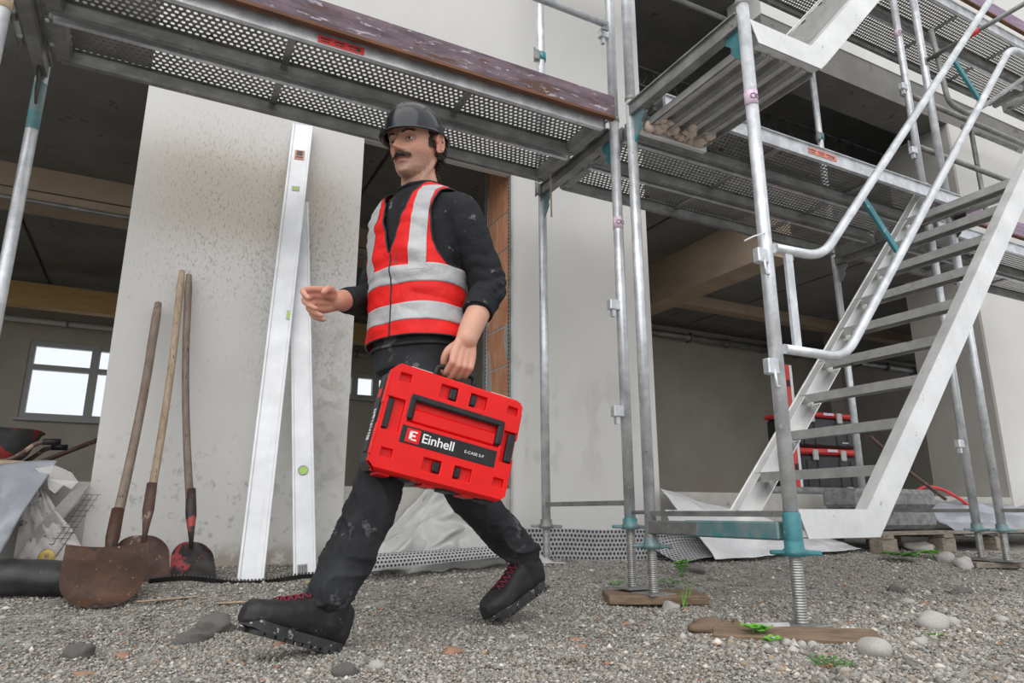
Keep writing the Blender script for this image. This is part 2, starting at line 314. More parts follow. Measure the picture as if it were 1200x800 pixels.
# back walls with the left room's windows
WY = 9.0
bw = MB()
wins = [(-1.38, -.10, 1.36, 2.22), (1.98, 2.85, 1.84, 2.18)]
xs = [-8, -1.50, -.20, 1.98, 3.05, 3.1]
def wallbox(m, x0, x1, z0, z1): m.box(((x0+x1)/2, WY+.15, (z0+z1)/2), (x1-x0, .3, z1-z0))
wallbox(bw, -8, -1.38, .4, 2.8); wallbox(bw, -.1, 1.98, .4, 2.8); wallbox(bw, 2.85, 3.2, .4, 2.8)
for (a, b, c, d) in wins: wallbox(bw, a, b, .4, c); wallbox(bw, a, b, d, 2.8)
struct(bw.build('wall_back', INNER))
GLASS = bpy.data.materials.new('window_glass'); GLASS.use_nodes = True
g = GLASS.node_tree.nodes['Principled BSDF']; g.inputs['Transmission Weight'].default_value = 1; g.inputs['Roughness'].default_value = .05; g.inputs['IOR'].default_value = 1.05; g.inputs['Base Color'].default_value = (.97, .98, .99, 1)
for wi, (a, b, c, d) in enumerate(wins):
    W_ = struct(link('window_%d' % (wi+1), None)); W_.location = (a, WY+.05, c); ww, hh = b-a, d-c
    f = MB(); t = .055
    for (x0, x1, z0, z1) in ((0, ww, 0, t), (0, ww, hh-t, hh), (0, t, t, hh-t), (ww-t, ww, t, hh-t)): f.box(((x0+x1)/2, 0, (z0+z1)/2), (x1-x0, .07, z1-z0))
    nb_ = 2 if wi == 0 else 3
    for i in range(1, nb_): f.box((ww*i/nb_, -.005, hh/2), (.085, .08, hh))
    if wi == 0: f.box((ww/2, -.004, hh*.66), (ww, .075, .06))
    f.build('window_frame', GREYF, W_)
    for i in range(nb_):
        for (z0, z1) in (((.03, hh*.66), (hh*.66, hh-.03)) if wi == 0 else ((.03, hh-.03),)):
            MB().box((ww*(i+.5)/nb_, 0, (z0+z1)/2), (ww/nb_-.06, .006, z1-z0)).build('pane', GLASS, W_)
    MB().box((ww/2, -.07, -.02), (ww+.06, .14, .03)).build('window_sill', GREYF, W_)
struct(bx(3.3, 12, 6.8, 7.0, .4, 2.8).build('wall_back', INNER))
struct(bx(-8.1, -8, 3.5, 10.2, 0, 6).build('wall_left', INNER)); struct(bx(3.1, 14, 6.8, 7, 3, 5.0).build('wall_back', INNER2))
struct(bx(-8, 14, 10.1, 10.3, 3, 5.0).build('wall_back', INNER2))
for (p0, p1, r_, lb) in ((( -5, 8.9, 2.42), (2.9, 8.9, 2.42), .03, 'pale pipe running along the back wall above the windows'), ((3.4, 6.7, 2.60), (11.5, 6.7, 2.60), .045, 'grey pipe under the ceiling of the right room behind the stair')):
    t = thing('ceiling_pipe', lb, 'pipe', p0); q = V(*p1)-V(*p0)
    MB().tube([(0, 0, 0), q], r_, 12).build('pipe', GALVD if r_ > .04 else WHITE, t)
    for i in range(1, 12): MB().box(q*(i/12), (.02, r_*2.5, r_*2.6)).build('clamp', GALVD, t)
# prop column inside, dark opening surround
struct(bx(7.95, 8.16, 5.9, 6.1, .49, 2.75).build('trim_6', INNER2))
# lattice girder under upper ceiling
lg = MB(); 
for zz in (4.73, 4.95): lg.tube([(3.0, 5.0, zz), (8.5, 5.0, zz)], .012, 6)
for i in range(44): lg.tube([(3+i*.125, 5, 4.73 if i % 2 else 4.95), (3.125+i*.125, 5, 4.95 if i % 2 else 4.73)], .006, 5)
tag(lg.build('lattice_girder', GALVD), 'zigzag steel lattice girder under the dark upper ceiling', 'girder')

# ---------------------------------------------------------------- scaffold
R_ = .0242
def gusset(z0, y, s, mt, parent, x=0):
    """flat cut plate below the transom beside a post"""
    h = .15; pr_ = [(0, 0), (.085, 0), (.085, -.03), (.055, -.06), (.06, -.085), (.035, -.12), (.0, -h), (-.0, -.10)]
    m = MB().prism([(x-.004, y+s*(R_*.6+a), z0+b) for a, b in pr_], (.008, 0, 0)); return m.build('gusset', mt, parent)
def sticker(parent, y, z, m_, h=.06, x=0):
    o = MB().lathe([(R_+.0006, -h/2), (R_+.0012, -h/2), (R_+.0012, h/2), (R_+.0006, h/2)], (x, y, z), 20).build('sticker', m_, parent)
    for k_ in range(2):
        a = math.radians(-118 + k_*50); c = V(math.cos(a), math.sin(a), 0)
        q = MB(); R3 = Matrix((V(-c.y, c.x, 0), c, V(0, 0, 1))).transposed()
        q.lathe([(.009, 0), (.012, 0), (.012, .001), (.009, .001)], V(x, y, z)+c*(R_+.0012), 14, R3 @ Matrix.Rotation(-math.pi/2, 3, 'X')).build('emblem', PURPLE, o)
    return o
def scaffold_frame(x, y0, y1, z0, z1, label, base=False, gm_=TEAL, stick=None, wedges=True, flange=False, top=True):
    t = thing('scaffold_portal', label, 'scaffold frame', (x, 0, 0))
    for y in (y0, y1):
        MB().tube([(0, y, z0), (0, y, z1)], R_, 18).build('post', GALV, t)
        MB().lathe([(R_+.0005, -.012), (R_+.003, -.01), (R_+.003, .01), (R_+.0005, .012)], (0, y, z0+.012), 18).build('joint_ring', GALVD, t)
    if top:
        m = MB(); m.box((0, (y0+y1)/2, z1-.085), (.045, y1-y0-.03, .012)); m.box((-.02, (y0+y1)/2, z1-.06), (.006, y1-y0-.03, .055)); m.box((.02, (y0+y1)/2, z1-.06), (.006, y1-y0-.03, .055)); m.box((0, (y0+y1)/2, z1-.035), (.07, y1-y0-.03, .006))
        m.build('transom', GALVD, t)
        gusset(z1-.09, y0, 1, gm_, t); gusset(z1-.09, y1, -1, TEALD if gm_ is TEAL else gm_, t)
    if base:
        MB().box((0, (y0+y1)/2, z0+.10), (.03, y1-y0-.04, .022)).build('base_rail', GALVD, t)
    if wedges:
        for zz in (.5, 1.0):
            for y in (y0,):
                w_ = MB().box((-.045, y, z0+zz), (.055, .035, .05), bev=.004); w_.box((-.05, y, z0+zz-.04), (.018, .02, .035)); w_.build('wedge_box', GALV, t)
    if stick:
        for (y, z, m_) in stick: sticker(t, y, z, m_)
    return t
def screw_jack(x, y, ztop, zbot, label, cm, sz=1):
    t = thing('screw_jack', label, 'screw jack', (x, y, zbot)); h = ztop-zbot
    prof = []; n_ = int(h/.008); r0 = .0175*sz
    for i in range(n_):
        z_ = i*h/n_; prof += [(r0, z_), (r0+.0028, z_+h/n_*.3), (r0+.0028, z_+h/n_*.6), (r0, z_+h/n_*.9)]
    prof = [(.0001, 0)]+prof+[(r0, h), (.0001, h)]
    MB().lathe(prof, (0, 0, 0), 16).build('spindle', SPIN, t)
    c = MB().lathe([(R_*.5, h-.012), (R_+.014, h-.012), (R_+.014, h+.006), (R_+.007, h+.012), (R_+.007, h+.034), (R_*.5, h+.034)], (0, 0, 0), 12)
    c.build('collar_nut', cm, t)
    hn = MB(); d = V(.8886, -.4586, 0)
    hn.bar(d*.02+V(0, 0, h), d*.085+V(0, 0, h-.004), .024, .016, bev=.004); hn.bar(d*-.02+V(0, 0, h), d*-.08+V(0, 0, h), .018, .014, bev=.004); hn.build('nut_handle', cm, t)
    MB().box((0, 0, .004), (.13, .13, .008), bev=.002).build('foot_plate', GALVD, t)
    return t
X0, X1, XL = 1.87, 4.44, -.62
F1 = scaffold_frame(X0, 2.50, 3.23, .30, 2.27, 'scaffold frame right of the man, joining two pipe posts in front of the middle pier', True, stick=[(2.50, 1.72, PINK)])
F2 = scaffold_frame(X0, 1.63, 2.36, .25, 2.31, 'lower stair tower frame with a teal base beam and the nearest tall front post', False, wedges=False, stick=[(1.63, 1.89, PINK)])
MB().box((0, 1.995, .355), (.03, .70, .02)).build('base_rail', GALVD, F2)
m = MB().box((0, 1.90, .30), (.045, .46, .06), bev=.006); m.build('base_beam', TEALD, F2)
MB().box((0, 2.2, .30), (.046, .30, .055), bev=.006).build('base_beam_end', GALVD, F2)
m = MB().lathe([(R_+.004, 0), (R_+.005, .003), (R_+.005, .105), (R_+.001, .11)], (0, 1.63, .25), 18); m.build('base_sleeve', TEAL, F2)
for zz in (1.24, .84):
    m = MB().box((-.045, 1.615, zz), (.05, .03, .055), bev=.004); m.tube([(-.045, 1.60, zz-.01), (-.045, 1.60, zz-.07), (-.03, 1.60, zz-.07)], .006, 6); m.build('wedge_box', GALV, F2)
F3 = scaffold_frame(X0, 2.50, 3.23, 2.27, 4.27, 'upper scaffold frame standing on the first deck above the man', top=True)
F4 = scaffold_frame(X0, 1.63, 2.36, 2.31, 4.27, 'upper stair tower frame above the nearest front post')
F5 = scaffold_frame(X1, 2.50, 3.23, .27, 2.27, 'scaffold frame behind the stair with one post between the stair and the wall', True, gm_=GALVD)
F6 = scaffold_frame(X1, 1.63, 2.36, .27, 2.31, 'lower stair tower frame right of the stair, its post beside the pallet', True, gm_=DARK)
F7 = scaffold_frame(X1, 2.50, 3.23, 2.27, 4.27, 'upper scaffold frame behind the diagonal stair handrail', stick=[(2.50, 3.72, PINK)])
F8 = scaffold_frame(X1, 1.63, 2.36, 2.31, 4.27, 'upper stair tower frame at the top right corner of the picture', gm_=DARK)
F9 = scaffold_frame(XL, 2.50, 3.23, .25, 2.27, 'scaffold frame at the left edge of the picture with a teal-smeared post', gm_=DARK, wedges=False)
sticker(F9, 2.50, 2.02, TANS, .07)
m = MB().lathe([(R_+.0004, 1.93), (R_+.001, 1.935), (R_+.001, 2.14), (R_+.0004, 2.15)], (0, 3.23, 0), 18); m.build('paint_smear', TEALD, F9)
for (x, y, zt, lb, cm, s_) in ((X0, 1.63, .235, 'nearest screw jack, thick threaded foot under the teal front post', TEAL, 1.1), (X0, 2.36, .225, 'screw jack on the wooden board, right one with teal nut', TEALD, 1), (X0, 2.50, .30, 'screw jack on the wooden board, left one with dark teal nut', TEALD, .95),
                        (X0, 3.23, .29, 'screw jack with grey nut in front of the dimpled membrane', GALVD, .95), (X1, 2.50, .26, 'screw jack right of the stair, the left of two beside the pallet', TEALD, 1), (X1, 2.36, .26, 'screw jack right of the stair, the right of two on the small board', TEALD, 1), (X1, 3.23, .27, 'screw jack hidden behind the foot of the stair', GALVD, 1)):
    zb = gz(x, y)+(.045 if y < 3 and y > 2 else .0) + (.035 if y < 2 else 0)
    if x == X0 and y < 2: zb = .012
    screw_jack(x, y, zt, zb, lb, cm, s_)

# perforated steel decks
def perf_mesh(Lx, Ly, p=.0262, q=.0262, r=.0078, name='perforated_plate', cup=0, fn=None):
    nu, nv = int(Lx/p), int(Ly/q); m_ = MB(); dx, dy = Lx/nu, Ly/nv; vs, fs = [], []
    ang = [math.radians(45*k_+22.5) for k_ in range(8)]
    sq = [(1, .414), (.414, 1), (-.414, 1), (-1, .414), (-1, -.414), (-.414, -1), (.414, -1), (1, -.414)]; sq = [(1, 0.0), (1, 1), (0, 1), (-1, 1), (-1, 0), (-1, -1), (0, -1), (1, -1)]
    ang = [math.radians(45*k_) for k_ in range(8)]
    for j in range(nv):
        for i in range(nu):
            cx = (i+.5)*dx; sh = .25*dx*(1 if j % 2 else -1); cy = (j+.5)*dy; n0 = len(vs)
            vs += [(cx+a*dx/2, cy+b*dy/2, 0) for a, b in sq] + [(cx+sh+1.15*r*math.cos(t), cy+r*math.sin(t), 0) for t in ang]
            fs += [(n0+k_, n0+(k_+1) % 8, n0+8+(k_+1) % 8, n0+8+k_) for k_ in range(8)]
            if cup:
                vs += [(cx+sh+.7*r*math.cos(t), cy+.7*r*math.sin(t), -cup) for t in ang]
                fs += [(n0+8+k_, n0+8+(k_+1) % 8, n0+16+(k_+1) % 8, n0+16+k_) for k_ in range(8)] + [tuple(n0+16+k_ for k_ in range(8))]
    if fn: vs = [fn(*v) for v in vs]
    me = bpy.data.meshes.new(name); me.from_pydata(vs, [], fs); return me
PM = perf_mesh(2.43, .262); PM.materials.append(PLATE)
cache = {}
def deck(xa, xb, y, z, label, group):
    """0.31 m wide steel deck, underside visible: rails, end plates, ribs and a holed plate"""
    t = thing('scaffold_deck', label, 'deck', (xa, y, z), group=group); Lx = xb-xa
    if not cache:
        m = MB(); m.box((Lx/2, .012, .038), (Lx-.10, .003, .076)); m.box((Lx/2, .022, .003), (Lx-.10, .024, .004)); m.box((Lx/2, .014, .074), (Lx-.1, .03, .004)); m.box((Lx/2, .034, .010), (Lx-.1, .003, .016)); cache['r0'] = m.mesh('side_rail')
        m = MB(); m.box((Lx/2, .308, .038), (Lx-.10, .003, .076)); m.box((Lx/2, .298, .003), (Lx-.10, .024, .004)); m.box((Lx/2, .306, .074), (Lx-.1, .03, .004)); m.box((Lx/2, .286, .010), (Lx-.1, .003, .016)); cache['r1'] = m.mesh('side_rail')
        m = MB(); m.box((.0, .16, .04), (.05, .296, .07)); m.box((-.02, .08, .02), (.05, .05, .02), bev=.003); m.box((-.02, .24, .02), (.05, .05, .02), bev=.003); m.lathe([(.012, 0), (.012, .003), (.0001, .003)], (.0, .03, .004), 12); cache['e'] = m.mesh('end_plate')
        m = MB(); m.box((0, .16, .058), (.03, .27, .012)); m.box((0, .03, .05), (.02, .02, .05)); cache['c'] = m.mesh('cross_rib')
        for k_ in cache: cache[k_].materials.append(GALVD)
        cache['r0'].materials[0] = GALV
    link('side_rail', cache['r0'], t); link('side_rail', cache['r1'], t)
    e = link('end_plate', cache['e'], t); e.location.x = .06; e = link('end_plate', cache['e'], t); e.location = (Lx-.06, .32, 0); e.rotation_euler.z = math.pi
    for a in (.9, 1.7): link('cross_rib', cache['c'], t).location.x = a
    p_ = link('perforated_plate', PM, t); p_.location = (Lx/2-1.215, .029, .070); return t
G1 = 'perforated steel scaffold decks'
dk = {}
for (xa, xb, y, z, lb) in ((XL+.03, X0-.03, 2.47, 2.2, 'outer perforated deck over the man, under the purple toe board, red sticker on its edge'), (XL+.03, X0-.03, 2.80, 2.2, 'inner perforated deck over the man, nearest the plaster wall'),
    (X0+.03, X1-.03, 2.19, 2.2, 'outermost perforated deck right of the man, orange sticker on its bright edge'), (X0+.03, X1-.03, 2.51, 2.2, 'middle perforated deck of the three right of the man'), (X0+.03, X1-.03, 2.83, 2.2, 'innermost perforated deck of the three right of the man, over the dark opening'),
    (X0+.03, X1-.03, 2.47, 4.2, 'outer perforated deck of the upper lift above the stair landing'), (X0+.03, X1-.03, 2.80, 4.2, 'inner perforated deck of the upper lift above the stair landing'),
    (X1+.03, X1+2.54, 2.47, 4.2, 'outer upper perforated deck at the top right under the violet board'), (X1+.03, X1+2.54, 2.80, 4.2, 'inner upper perforated deck at the top right'), (X1+2.6, X1+5.11, 2.47, 4.2, 'farthest outer upper perforated deck at the right edge'), (X1+2.6, X1+5.11, 2.80, 4.2, 'farthest inner upper perforated deck at the right edge'),
    (X1+.03, X1+2.54, 2.47, 2.2, 'outer perforated deck seen through the stair treads'), (X1+.03, X1+2.54, 2.80, 2.2, 'inner perforated deck seen through the stair treads, beside the right pier'), (XL-2.54, XL-.03, 2.80, 2.2, 'inner perforated deck left of the teal-smeared post'), (XL-2.54, XL-.03, 2.47, 2.2, 'outer perforated deck left of the teal-smeared post')):
    dk[(round(xa, 2), y, z)] = deck(xa, xb, y, z, lb, G1)
def edge_sticker(d, x, ln, mt_, dz=0):
    lines = 3
    s_ = MB().box((x+ln/2, .0085, .040+dz), (ln, .002, .034)).build('sticker', mt_, d)
    q = MB()
    for i in range(lines): q.box((x+.03+ln*.3*i, .007, .045+dz), (ln*.22, .001, .006)); q.box((x+.03+ln*.3*i, .007, .033+dz), (ln*.18, .001, .004))
    q.box((x+ln*.88, .007, .040+dz), (.015, .001, .016)); q.build('sticker_print', PURPLE if mt_ is ORANGE else DARK, s_)
edge_sticker(dk[(-.59, 2.47, 2.2)], .985, .19, REDD, -.018); edge_sticker(dk[(1.9, 2.19, 2.2)], 1.02, .22, ORANGE); edge_sticker(dk[(4.47, 2.47, 4.2)], .08, .2, ORANGE)
def toe_board(xa, xb, z, lb, m1):
    t = thing('toe_board', lb, 'board', (xa, 2.445, z)); Lx = xb-xa
    MB().box((Lx/2, 0, .090), (Lx, .028, .118), bev=.004).build('board', m1, t); MB().box((Lx/2, 0, .030), (Lx, .0285, .014)).build('board_edge', TOEE, t)
toe_board(XL-.05, X0-.04, 2.218, 'long purple-brown weathered toe board above the man', TOE); toe_board(X1+.04, X1+5, 4.28, 'violet toe board at the top right corner', TOEV); toe_board(X1+.04, X1+2.5, 2.285, 'violet toe board seen through the stair treads', TOEV)
def rail(a, b, lb, m_=GALV, r=.019, name='guard_rail'):
    t = thing(name, lb, 'rail', a); q = V(*b)-V(*a); MB().tube([(0, 0, 0), q], r, 14).build('tube', m_, t)
    for e in (V(0, 0, 0), q): MB().box(e+V(0, 0, -.01), (.035, .012, .06), bev=.003).build('end_lug', GALVD, t)
    return t
rail((XL, 2.46, 2.80), (X0-.06, 2.46, 2.80), 'guard rail tube ending at the bright post above the purple board'); 
rail((X0, 3.20, 3.97), (X1, 3.20, 4.0), 'inner guard rail tube in front of the upper dark opening', GALVD)
rail((X1, 2.54, 3.27), (X1+2.5, 2.54, 3.27), 'upper of two rails beyond the stair handrail in front of the light pier', GALVD); rail((X1, 2.54, 2.86), (X1+2.5, 2.54, 2.86), 'lower of two rails beyond the stair handrail in front of the light pier', GALVD)
rail((6.69, 3.3, 4.03), (7.64, 3.3, 4.05), 'short tube clamped by the light pier at the right edge', GALVD, .024); rail((6.83, 3.30, 4.03), (6.83, 3.30, 2.6), 'short upright tube below the clamped tube at the right edge', GALVD, .022)
rail((X0, 2.36, .24+.12), (X0, 2.50, .36), 'short cross bar between the paired posts on the wooden board', GALVD, .008)

# stair: two parallel aluminium flights
def stair(x, z, label, nt_=9, up_=True):
    t = thing('scaffold_stair', label, 'stair', (x, 0, z)); sl_ = math.atan2(1.10, 1.0); L_ = 2.66
    for (yy, nm) in ((1.63, 0), (2.30, 1)):
        m = MB(); a = V(.408 if nm == 0 else .419, yy, .045); d = V(math.cos(sl_), 0, math.sin(sl_)); nrm = V(-math.sin(sl_), 0, math.cos(sl_))
        s_ = 1 if nm == 0 else -1; wdt = .103
        m.prism([V(.385, yy-.002, .095), V(.433, yy-.002, 0), V(.433, yy-.002, 0)+d*L_, V(.385, yy-.002, .095)+d*(L_-.05)] if nm == 0 else [V(.39, yy-.002, .095), V(.45, yy-.002, 0), V(.45, yy-.002, 0)+d*L_, V(.39, yy-.002, .095)+d*(L_-.05)], (0, .004, 0)); a = a+d*.02; 
        for e in (-1, 1): m.bar(a+nrm*e*(wdt/2-.003)+V(0, .025*s_, 0), a+d*L_+nrm*e*(wdt/2-.003)+V(0, .025*s_, 0), .05, .006, upv=nrm)
        m.build('stringer', ALU, t)
        m = MB(); m.prism([(.03, yy-.002, .095), (.385+.005*nm, yy-.002, .095), (.433+.017*nm, yy-.002, 0), (.07, yy-.002, 0)], (0, .004, 0)); m.box((.22, yy+.018*s_, .093), (.34, .036, .004)); m.box((.25, yy+.018*s_, .002), (.35, .036, .004)); m.build('foot_channel', ALU, t)
    x_, z_ = .590, .255
    for i in range(nt_):
        q = t; m = MB(); c = V(x_, 1.965, z_); m.box(c, (.094, .63, .006)); m.box(c+V(-.047, 0, -.017), (.006, .63, .04)); m.box(c+V(.047, 0, -.014), (.006, .63, .03))
        for k_ in (-.03, 0, .03): m.box(c+V(k_, 0, -.006), (.004, .63, .01))
        m.build('tread', ALUD, t); x_ += .1710; z_ += .1885
    return t
ST = stair(1.87, .275, 'aluminium scaffold stair flight in the foreground rising to the right from the teal front post')
ST2 = stair(1.87, 2.165, 'second aluminium stair flight at the top of the picture rising from the planked landing', 6)
# planked landing below the second flight
la = thing('landing_platform', 'small planked aluminium landing with plaster crumbs, beneath the upper flight', 'platform', (1.9, 0, 2.15))
for i in range(4):
    m = MB(); x_ = .012+i*.098; m.box((x_+.045, 1.995, .03), (.092, .66, .006)); m.box((x_+.002, 1.995, .015), (.005, .66, .03)); m.box((x_+.088, 1.995, .015), (.005, .66, .03)); m.box((x_+.03, 1.995, .005), (.03, .66, .004)); m.build('plank', ALUD, la)
MB().box((.2, 2.335, .01), (.42, .03, .06), bev=.003).build('landing_edge', ALU, la)
cr = MB()
for i in range(26):
    sm2 = stone_mesh(i, 1, .4); c = V(random.uniform(.03, .38), random.uniform(2.20, 2.31), random.uniform(-.0, .012)); s_ = random.uniform(.012, .035)
    cr.add([Vector(v.co)*s_+c for v in sm2.vertices], [tuple(p.vertices) for p in sm2.polygons], True)
cr.build('plaster_crumbs', mat('pinkish_plaster_crumb', (.55, .44, .36), (.66, .56, .48), .9, 0, 10, bump=.4), la)['kind'] = 'stuff'
# handrail of the lower flight
hr = thing('stair_handrail', 'two-tube galvanised handrail beside the foreground stair with teal connecting bars', 'handrail', (0, 0, 0))
MB().tube(bend([(1.88, 1.60, 1.275), (2.13, 1.60, 1.285), (3.74, 1.60, 3.05), (4.2, 1.6, 3.55)], .09), .0175, 14).build('upper_tube', GALV, hr)
MB().tube(bend([(1.88, 1.60, .905), (2.19, 1.60, .905), (3.85, 1.60, 2.79), (4.44, 1.60, 2.80)], .09), .0175, 14).build('lower_tube', GALV, hr)
MB().bar((1.945, 1.60, 1.27), (1.945, 1.60, .92), .012, .035, upv=(1, 0, 0)).build('upright_bar', GALV, hr)
for (a, b) in (((2.42, 1.61, 1.61), (2.61, 1.61, 1.40)), ((3.27, 1.61, 2.55), (3.46, 1.61, 2.36))): MB().bar(a, b, .014, .03, bev=.002).build('connecting_bar', TEAL, hr)
hr2 = thing('stair_handrail', 'inner looped handrail tube behind the diagonal one at the upper right', 'handrail', (0, 0, 0))
MB().tube(bend([(4.44, 2.28, 3.6), (4.47, 2.28, 3.34), (4.50, 2.28, 3.05), (4.72, 2.28, 3.02), (4.95, 2.28, 3.16), (5.7, 2.28, 3.66)], .07), .017, 12).build('tube', GALVD, hr2)
rail((X1, 1.66, 3.395), (X1, 2.34, 3.395), 'dark cross bar with a red sleeve behind the diagonal handrail', GALVD, .015)
tag(MB().tube([(X1, 1.99, 3.395), (X1, 2.10, 3.395)], .019, 12).build('rail_cap', REDD), 'short red sleeve on the dark cross brace', 'sleeve')
rail((4.6, 1.95, 3.95), (6.2, 1.95, 4.02), 'pale blue tube at the top right corner', TEALD, .024)
# wall-tie couplers and cable tie
for (x, y, z, lb) in ((X0, 3.23, 3.13, 'rusty swivel coupler on the post above the purple board'), (X1, 3.23, 3.27, 'teal swivel coupler on the post in the upper opening'), (X0, 3.23, 2.22+.0, 'orange rusty clamp under the deck corner')):
    t = thing('coupler', lb, 'coupler', (x, y, z)); MB().lathe([(R_, -.025), (R_+.009, -.025), (R_+.009, .025), (R_, .025)], (0, 0, 0), 14).build('ring', TEALD if 'teal' in lb or z > 3 else RUST, t); MB().box((-.04, -.02, -.01), (.03, .03, .07), bev=.004).build('bolt_block', GALVD, t); MB().tube([(-.055, -.02, -.06), (-.055, -.02, .04)], .006, 8).build('bolt', GALVD, t)
tag(MB().tube([(X0-.02, 1.61, 1.33), (X0-.09, 1.60, 1.30), (X0-.135, 1.60, 1.275)], .003, 6).build('cable_tie', WHITE), 'white cable tie sticking out left of the nearest front post', 'cable tie')
tag(MB().tube([(2.56, 2.2, 2.14), (2.55, 2.21, 2.0), (2.53, 2.2, 1.8)], .002, 5).build('hanging_string', HAND2), 'thin string hanging from the stair landing', 'string')
t = tag(MB().bar((1.79, 3.0, 2.26), (1.83, 3.06, 1.97), .010, .006).build('wood_splinter', HAND2), 'thin wooden splinter hanging from the deck corner right of the man', 'splinter')
# ---------------------------------------------------------------- tools and props
def fold(u, v, s=1.0, k=3.0):
    return s*(abs(noise.noise((u*k, v*k, 5)))*1.0 + .5*abs(noise.noise((u*k*2.3+3, v*k*2.3, 1))) + .2*noise.noise((u*k*6, v*k*6, 8)))
def shovel(label, top, sock, blade_fn, hm, bm_, hr_=.017, curve=.01, nu=16, nv=14, neck=None):
    t = thing('shovel', label, 'shovel', sock); T_, S_ = V(*top)-V(*sock), V(0, 0, 0)
    side = T_.cross(V(0, 1, 0)).normalized(); pts = []
    for i in range(15):
        k_ = i/14; pts.append(S_.lerp(T_, k_)+side*curve*math.sin(math.pi*k_)*(1 if k_ < .75 else .9))
    MB().tube(pts, [hr_*(1.05-.1*math.sin(math.pi*k_/14)) if k_ < 14 else hr_*.8 for k_ in range(15)], 12).build('handle', hm, t)
    d = T_.normalized(); nk = MB(); nk.tube([d*.13, d*.02, d*-.05, d*-.12 if neck is None else V(*neck)-V(*sock)], [hr_+.004, hr_+.006, hr_*.8, .006], 12); nk.build('socket', bm_, t)
    m = MB(); m.grid(lambda u, v: V(*blade_fn(u, v, 0))-V(*sock), nu, nv); m.grid(lambda u, v: V(*blade_fn(u, v, .003))-V(*sock), nu, nv)
    m.build('blade', bm_, t); return t
def blade_flat(c0, c1, c2, c3, dish=.02, rc=.25):          # top-left, top-right, bottom-right, bottom-left
    A, B, C_, D_ = V(*c0), V(*c1), V(*c2), V(*c3)
    n_ = (B-A).cross(D_-A).normalized()
    if n_.y > 0: n_ = -n_
    def fn(u, v, o):
        uu = u*2-1; sh = 1-rc*max(0, (.25-v)/.25)**2                   # rounded shoulders
        q = .5+uu*.5*sh; top = A.lerp(B, q); bot = D_.lerp(C_, q); k_ = v + (.10*(abs(uu)**3)*(1-v))
        p = top.lerp(bot, k_); return p + n_*(dish*(abs(uu)**2)*(1.0-.4*v) + .005*noise.noise((u*4, v*4, 2))) - n_*o
    return fn
shovel('square rusty shovel leaning on the pier, the middle of three, with a pale wooden handle', (.013, 3.50, 1.49), (-.003, 3.24, .35),
       blade_flat((-.112, 3.24, .27), (.082, 3.24, .27), (.112, 3.235, .065), (-.095, 3.235, .065)), HAND2, RUSTD, .0165, -.012)
shovel('shovel with chipped red paint on its black blade, rightmost of the three on the pier', (.045, 3.50, 1.475), (.162, 3.27, .33),
       blade_flat((.100, 3.27, .245), (.25, 3.27, .235), (.292, 3.26, .06), (.105, 3.26, .055)), HAND1, REDBLK, .0165, .018)
def scoop(u, v, o):
    uu = u*2-1; w_ = .132*math.sqrt(max(0, 1-(max(0, v-.25)/.76)**2.3)); c = V(-.118+uu*w_, 2.99-.20*v, 0)
    z_ = .155-.155*v + .012*abs(uu)**2*(1-v) - .02*math.sin(v*3.14) + .012*(v < .06); y_ = -.03*(1-uu*uu)*math.sin(min(1, v*1.3)*3.14)
    return (c.x, c.y+y_-o, z_+.012+gz(c.x, c.y)*.9)
shovel('leftmost shovel on the pier, with a big rounded brown scoop resting on the ground', (-.070, 3.50, 1.315), (-.112, 3.08, .25), scoop, HAND1, RUST, .019, -.012, 24, 20, neck=(-.115, 2.98, .15))

def batten(name, label, p0, p1, wdt, th, cat, extras):
    a, b = V(*p0), V(*p1); t = thing(name, label, cat, a); q = b-a; L_ = q.length; x = q.normalized(); y = V(.97, -.22, 0); y = (y-x*y.dot(x)).normalized(); z = x.cross(y)
    R = Matrix((x, y, z)).transposed(); m = MB()
    m.box(x*L_/2, (L_, wdt*.76, th*.55), R); m.box(x*L_/2+y*wdt*.44, (L_, wdt*.12, th), R, .002); m.box(x*L_/2-y*wdt*.44, (L_, wdt*.12, th), R, .002); m.box(x*L_/2+y*wdt*.15, (L_, .002, th*.62), R)
    m.build('profile', WHITEALU, t)
    f = -z if z.y > 0 else z
    def put(nm, s_, off, d, mt_, lab=None, par=None, depth=.001):
        o = MB().box(x*s_+y*off+f*(th*.28+depth), (d[0], d[1], .003), R).build(nm, mt_, par or t)
        if lab: o['label'] = lab
        return o
    extras(put, x, y, f, R, t, th); return t
VIAL = mat('vial_green', (.30, .55, .06), (.40, .65, .10), .2, bump=0); LABEL = mat('label_rust', (.45, .18, .12), (.60, .30, .22), .5, 0, 60, bump=0)
def ex1(put, x, y, f, R, t, th):
    s_ = put('sticker', 2.205, 0, (.06, .05), LABEL); put('sticker_print', 2.215, 0, (.03, .03), DARK, par=s_, depth=.002); put('sticker_print', 2.190, 0, (.006, .036), DARK, par=s_, depth=.002)
    v_ = put('vial', 1.99, 0.0, (.028, .04), GREYF); put('vial_fluid', 1.99, 0, (.016, .026), VIAL, par=v_, depth=.002)
    v_ = put('vial', 1.26, .035, (.05, .02), GREYF); put('vial_fluid', 1.26, .035, (.036, .013), VIAL, par=v_, depth=.002)
batten('straightedge', 'longer white aluminium straightedge with a small rusty-red sticker, leaning in front of the other', (.412, 3.20, .048), (.520, 3.525, 2.43), .108, .028, 'level', ex1)
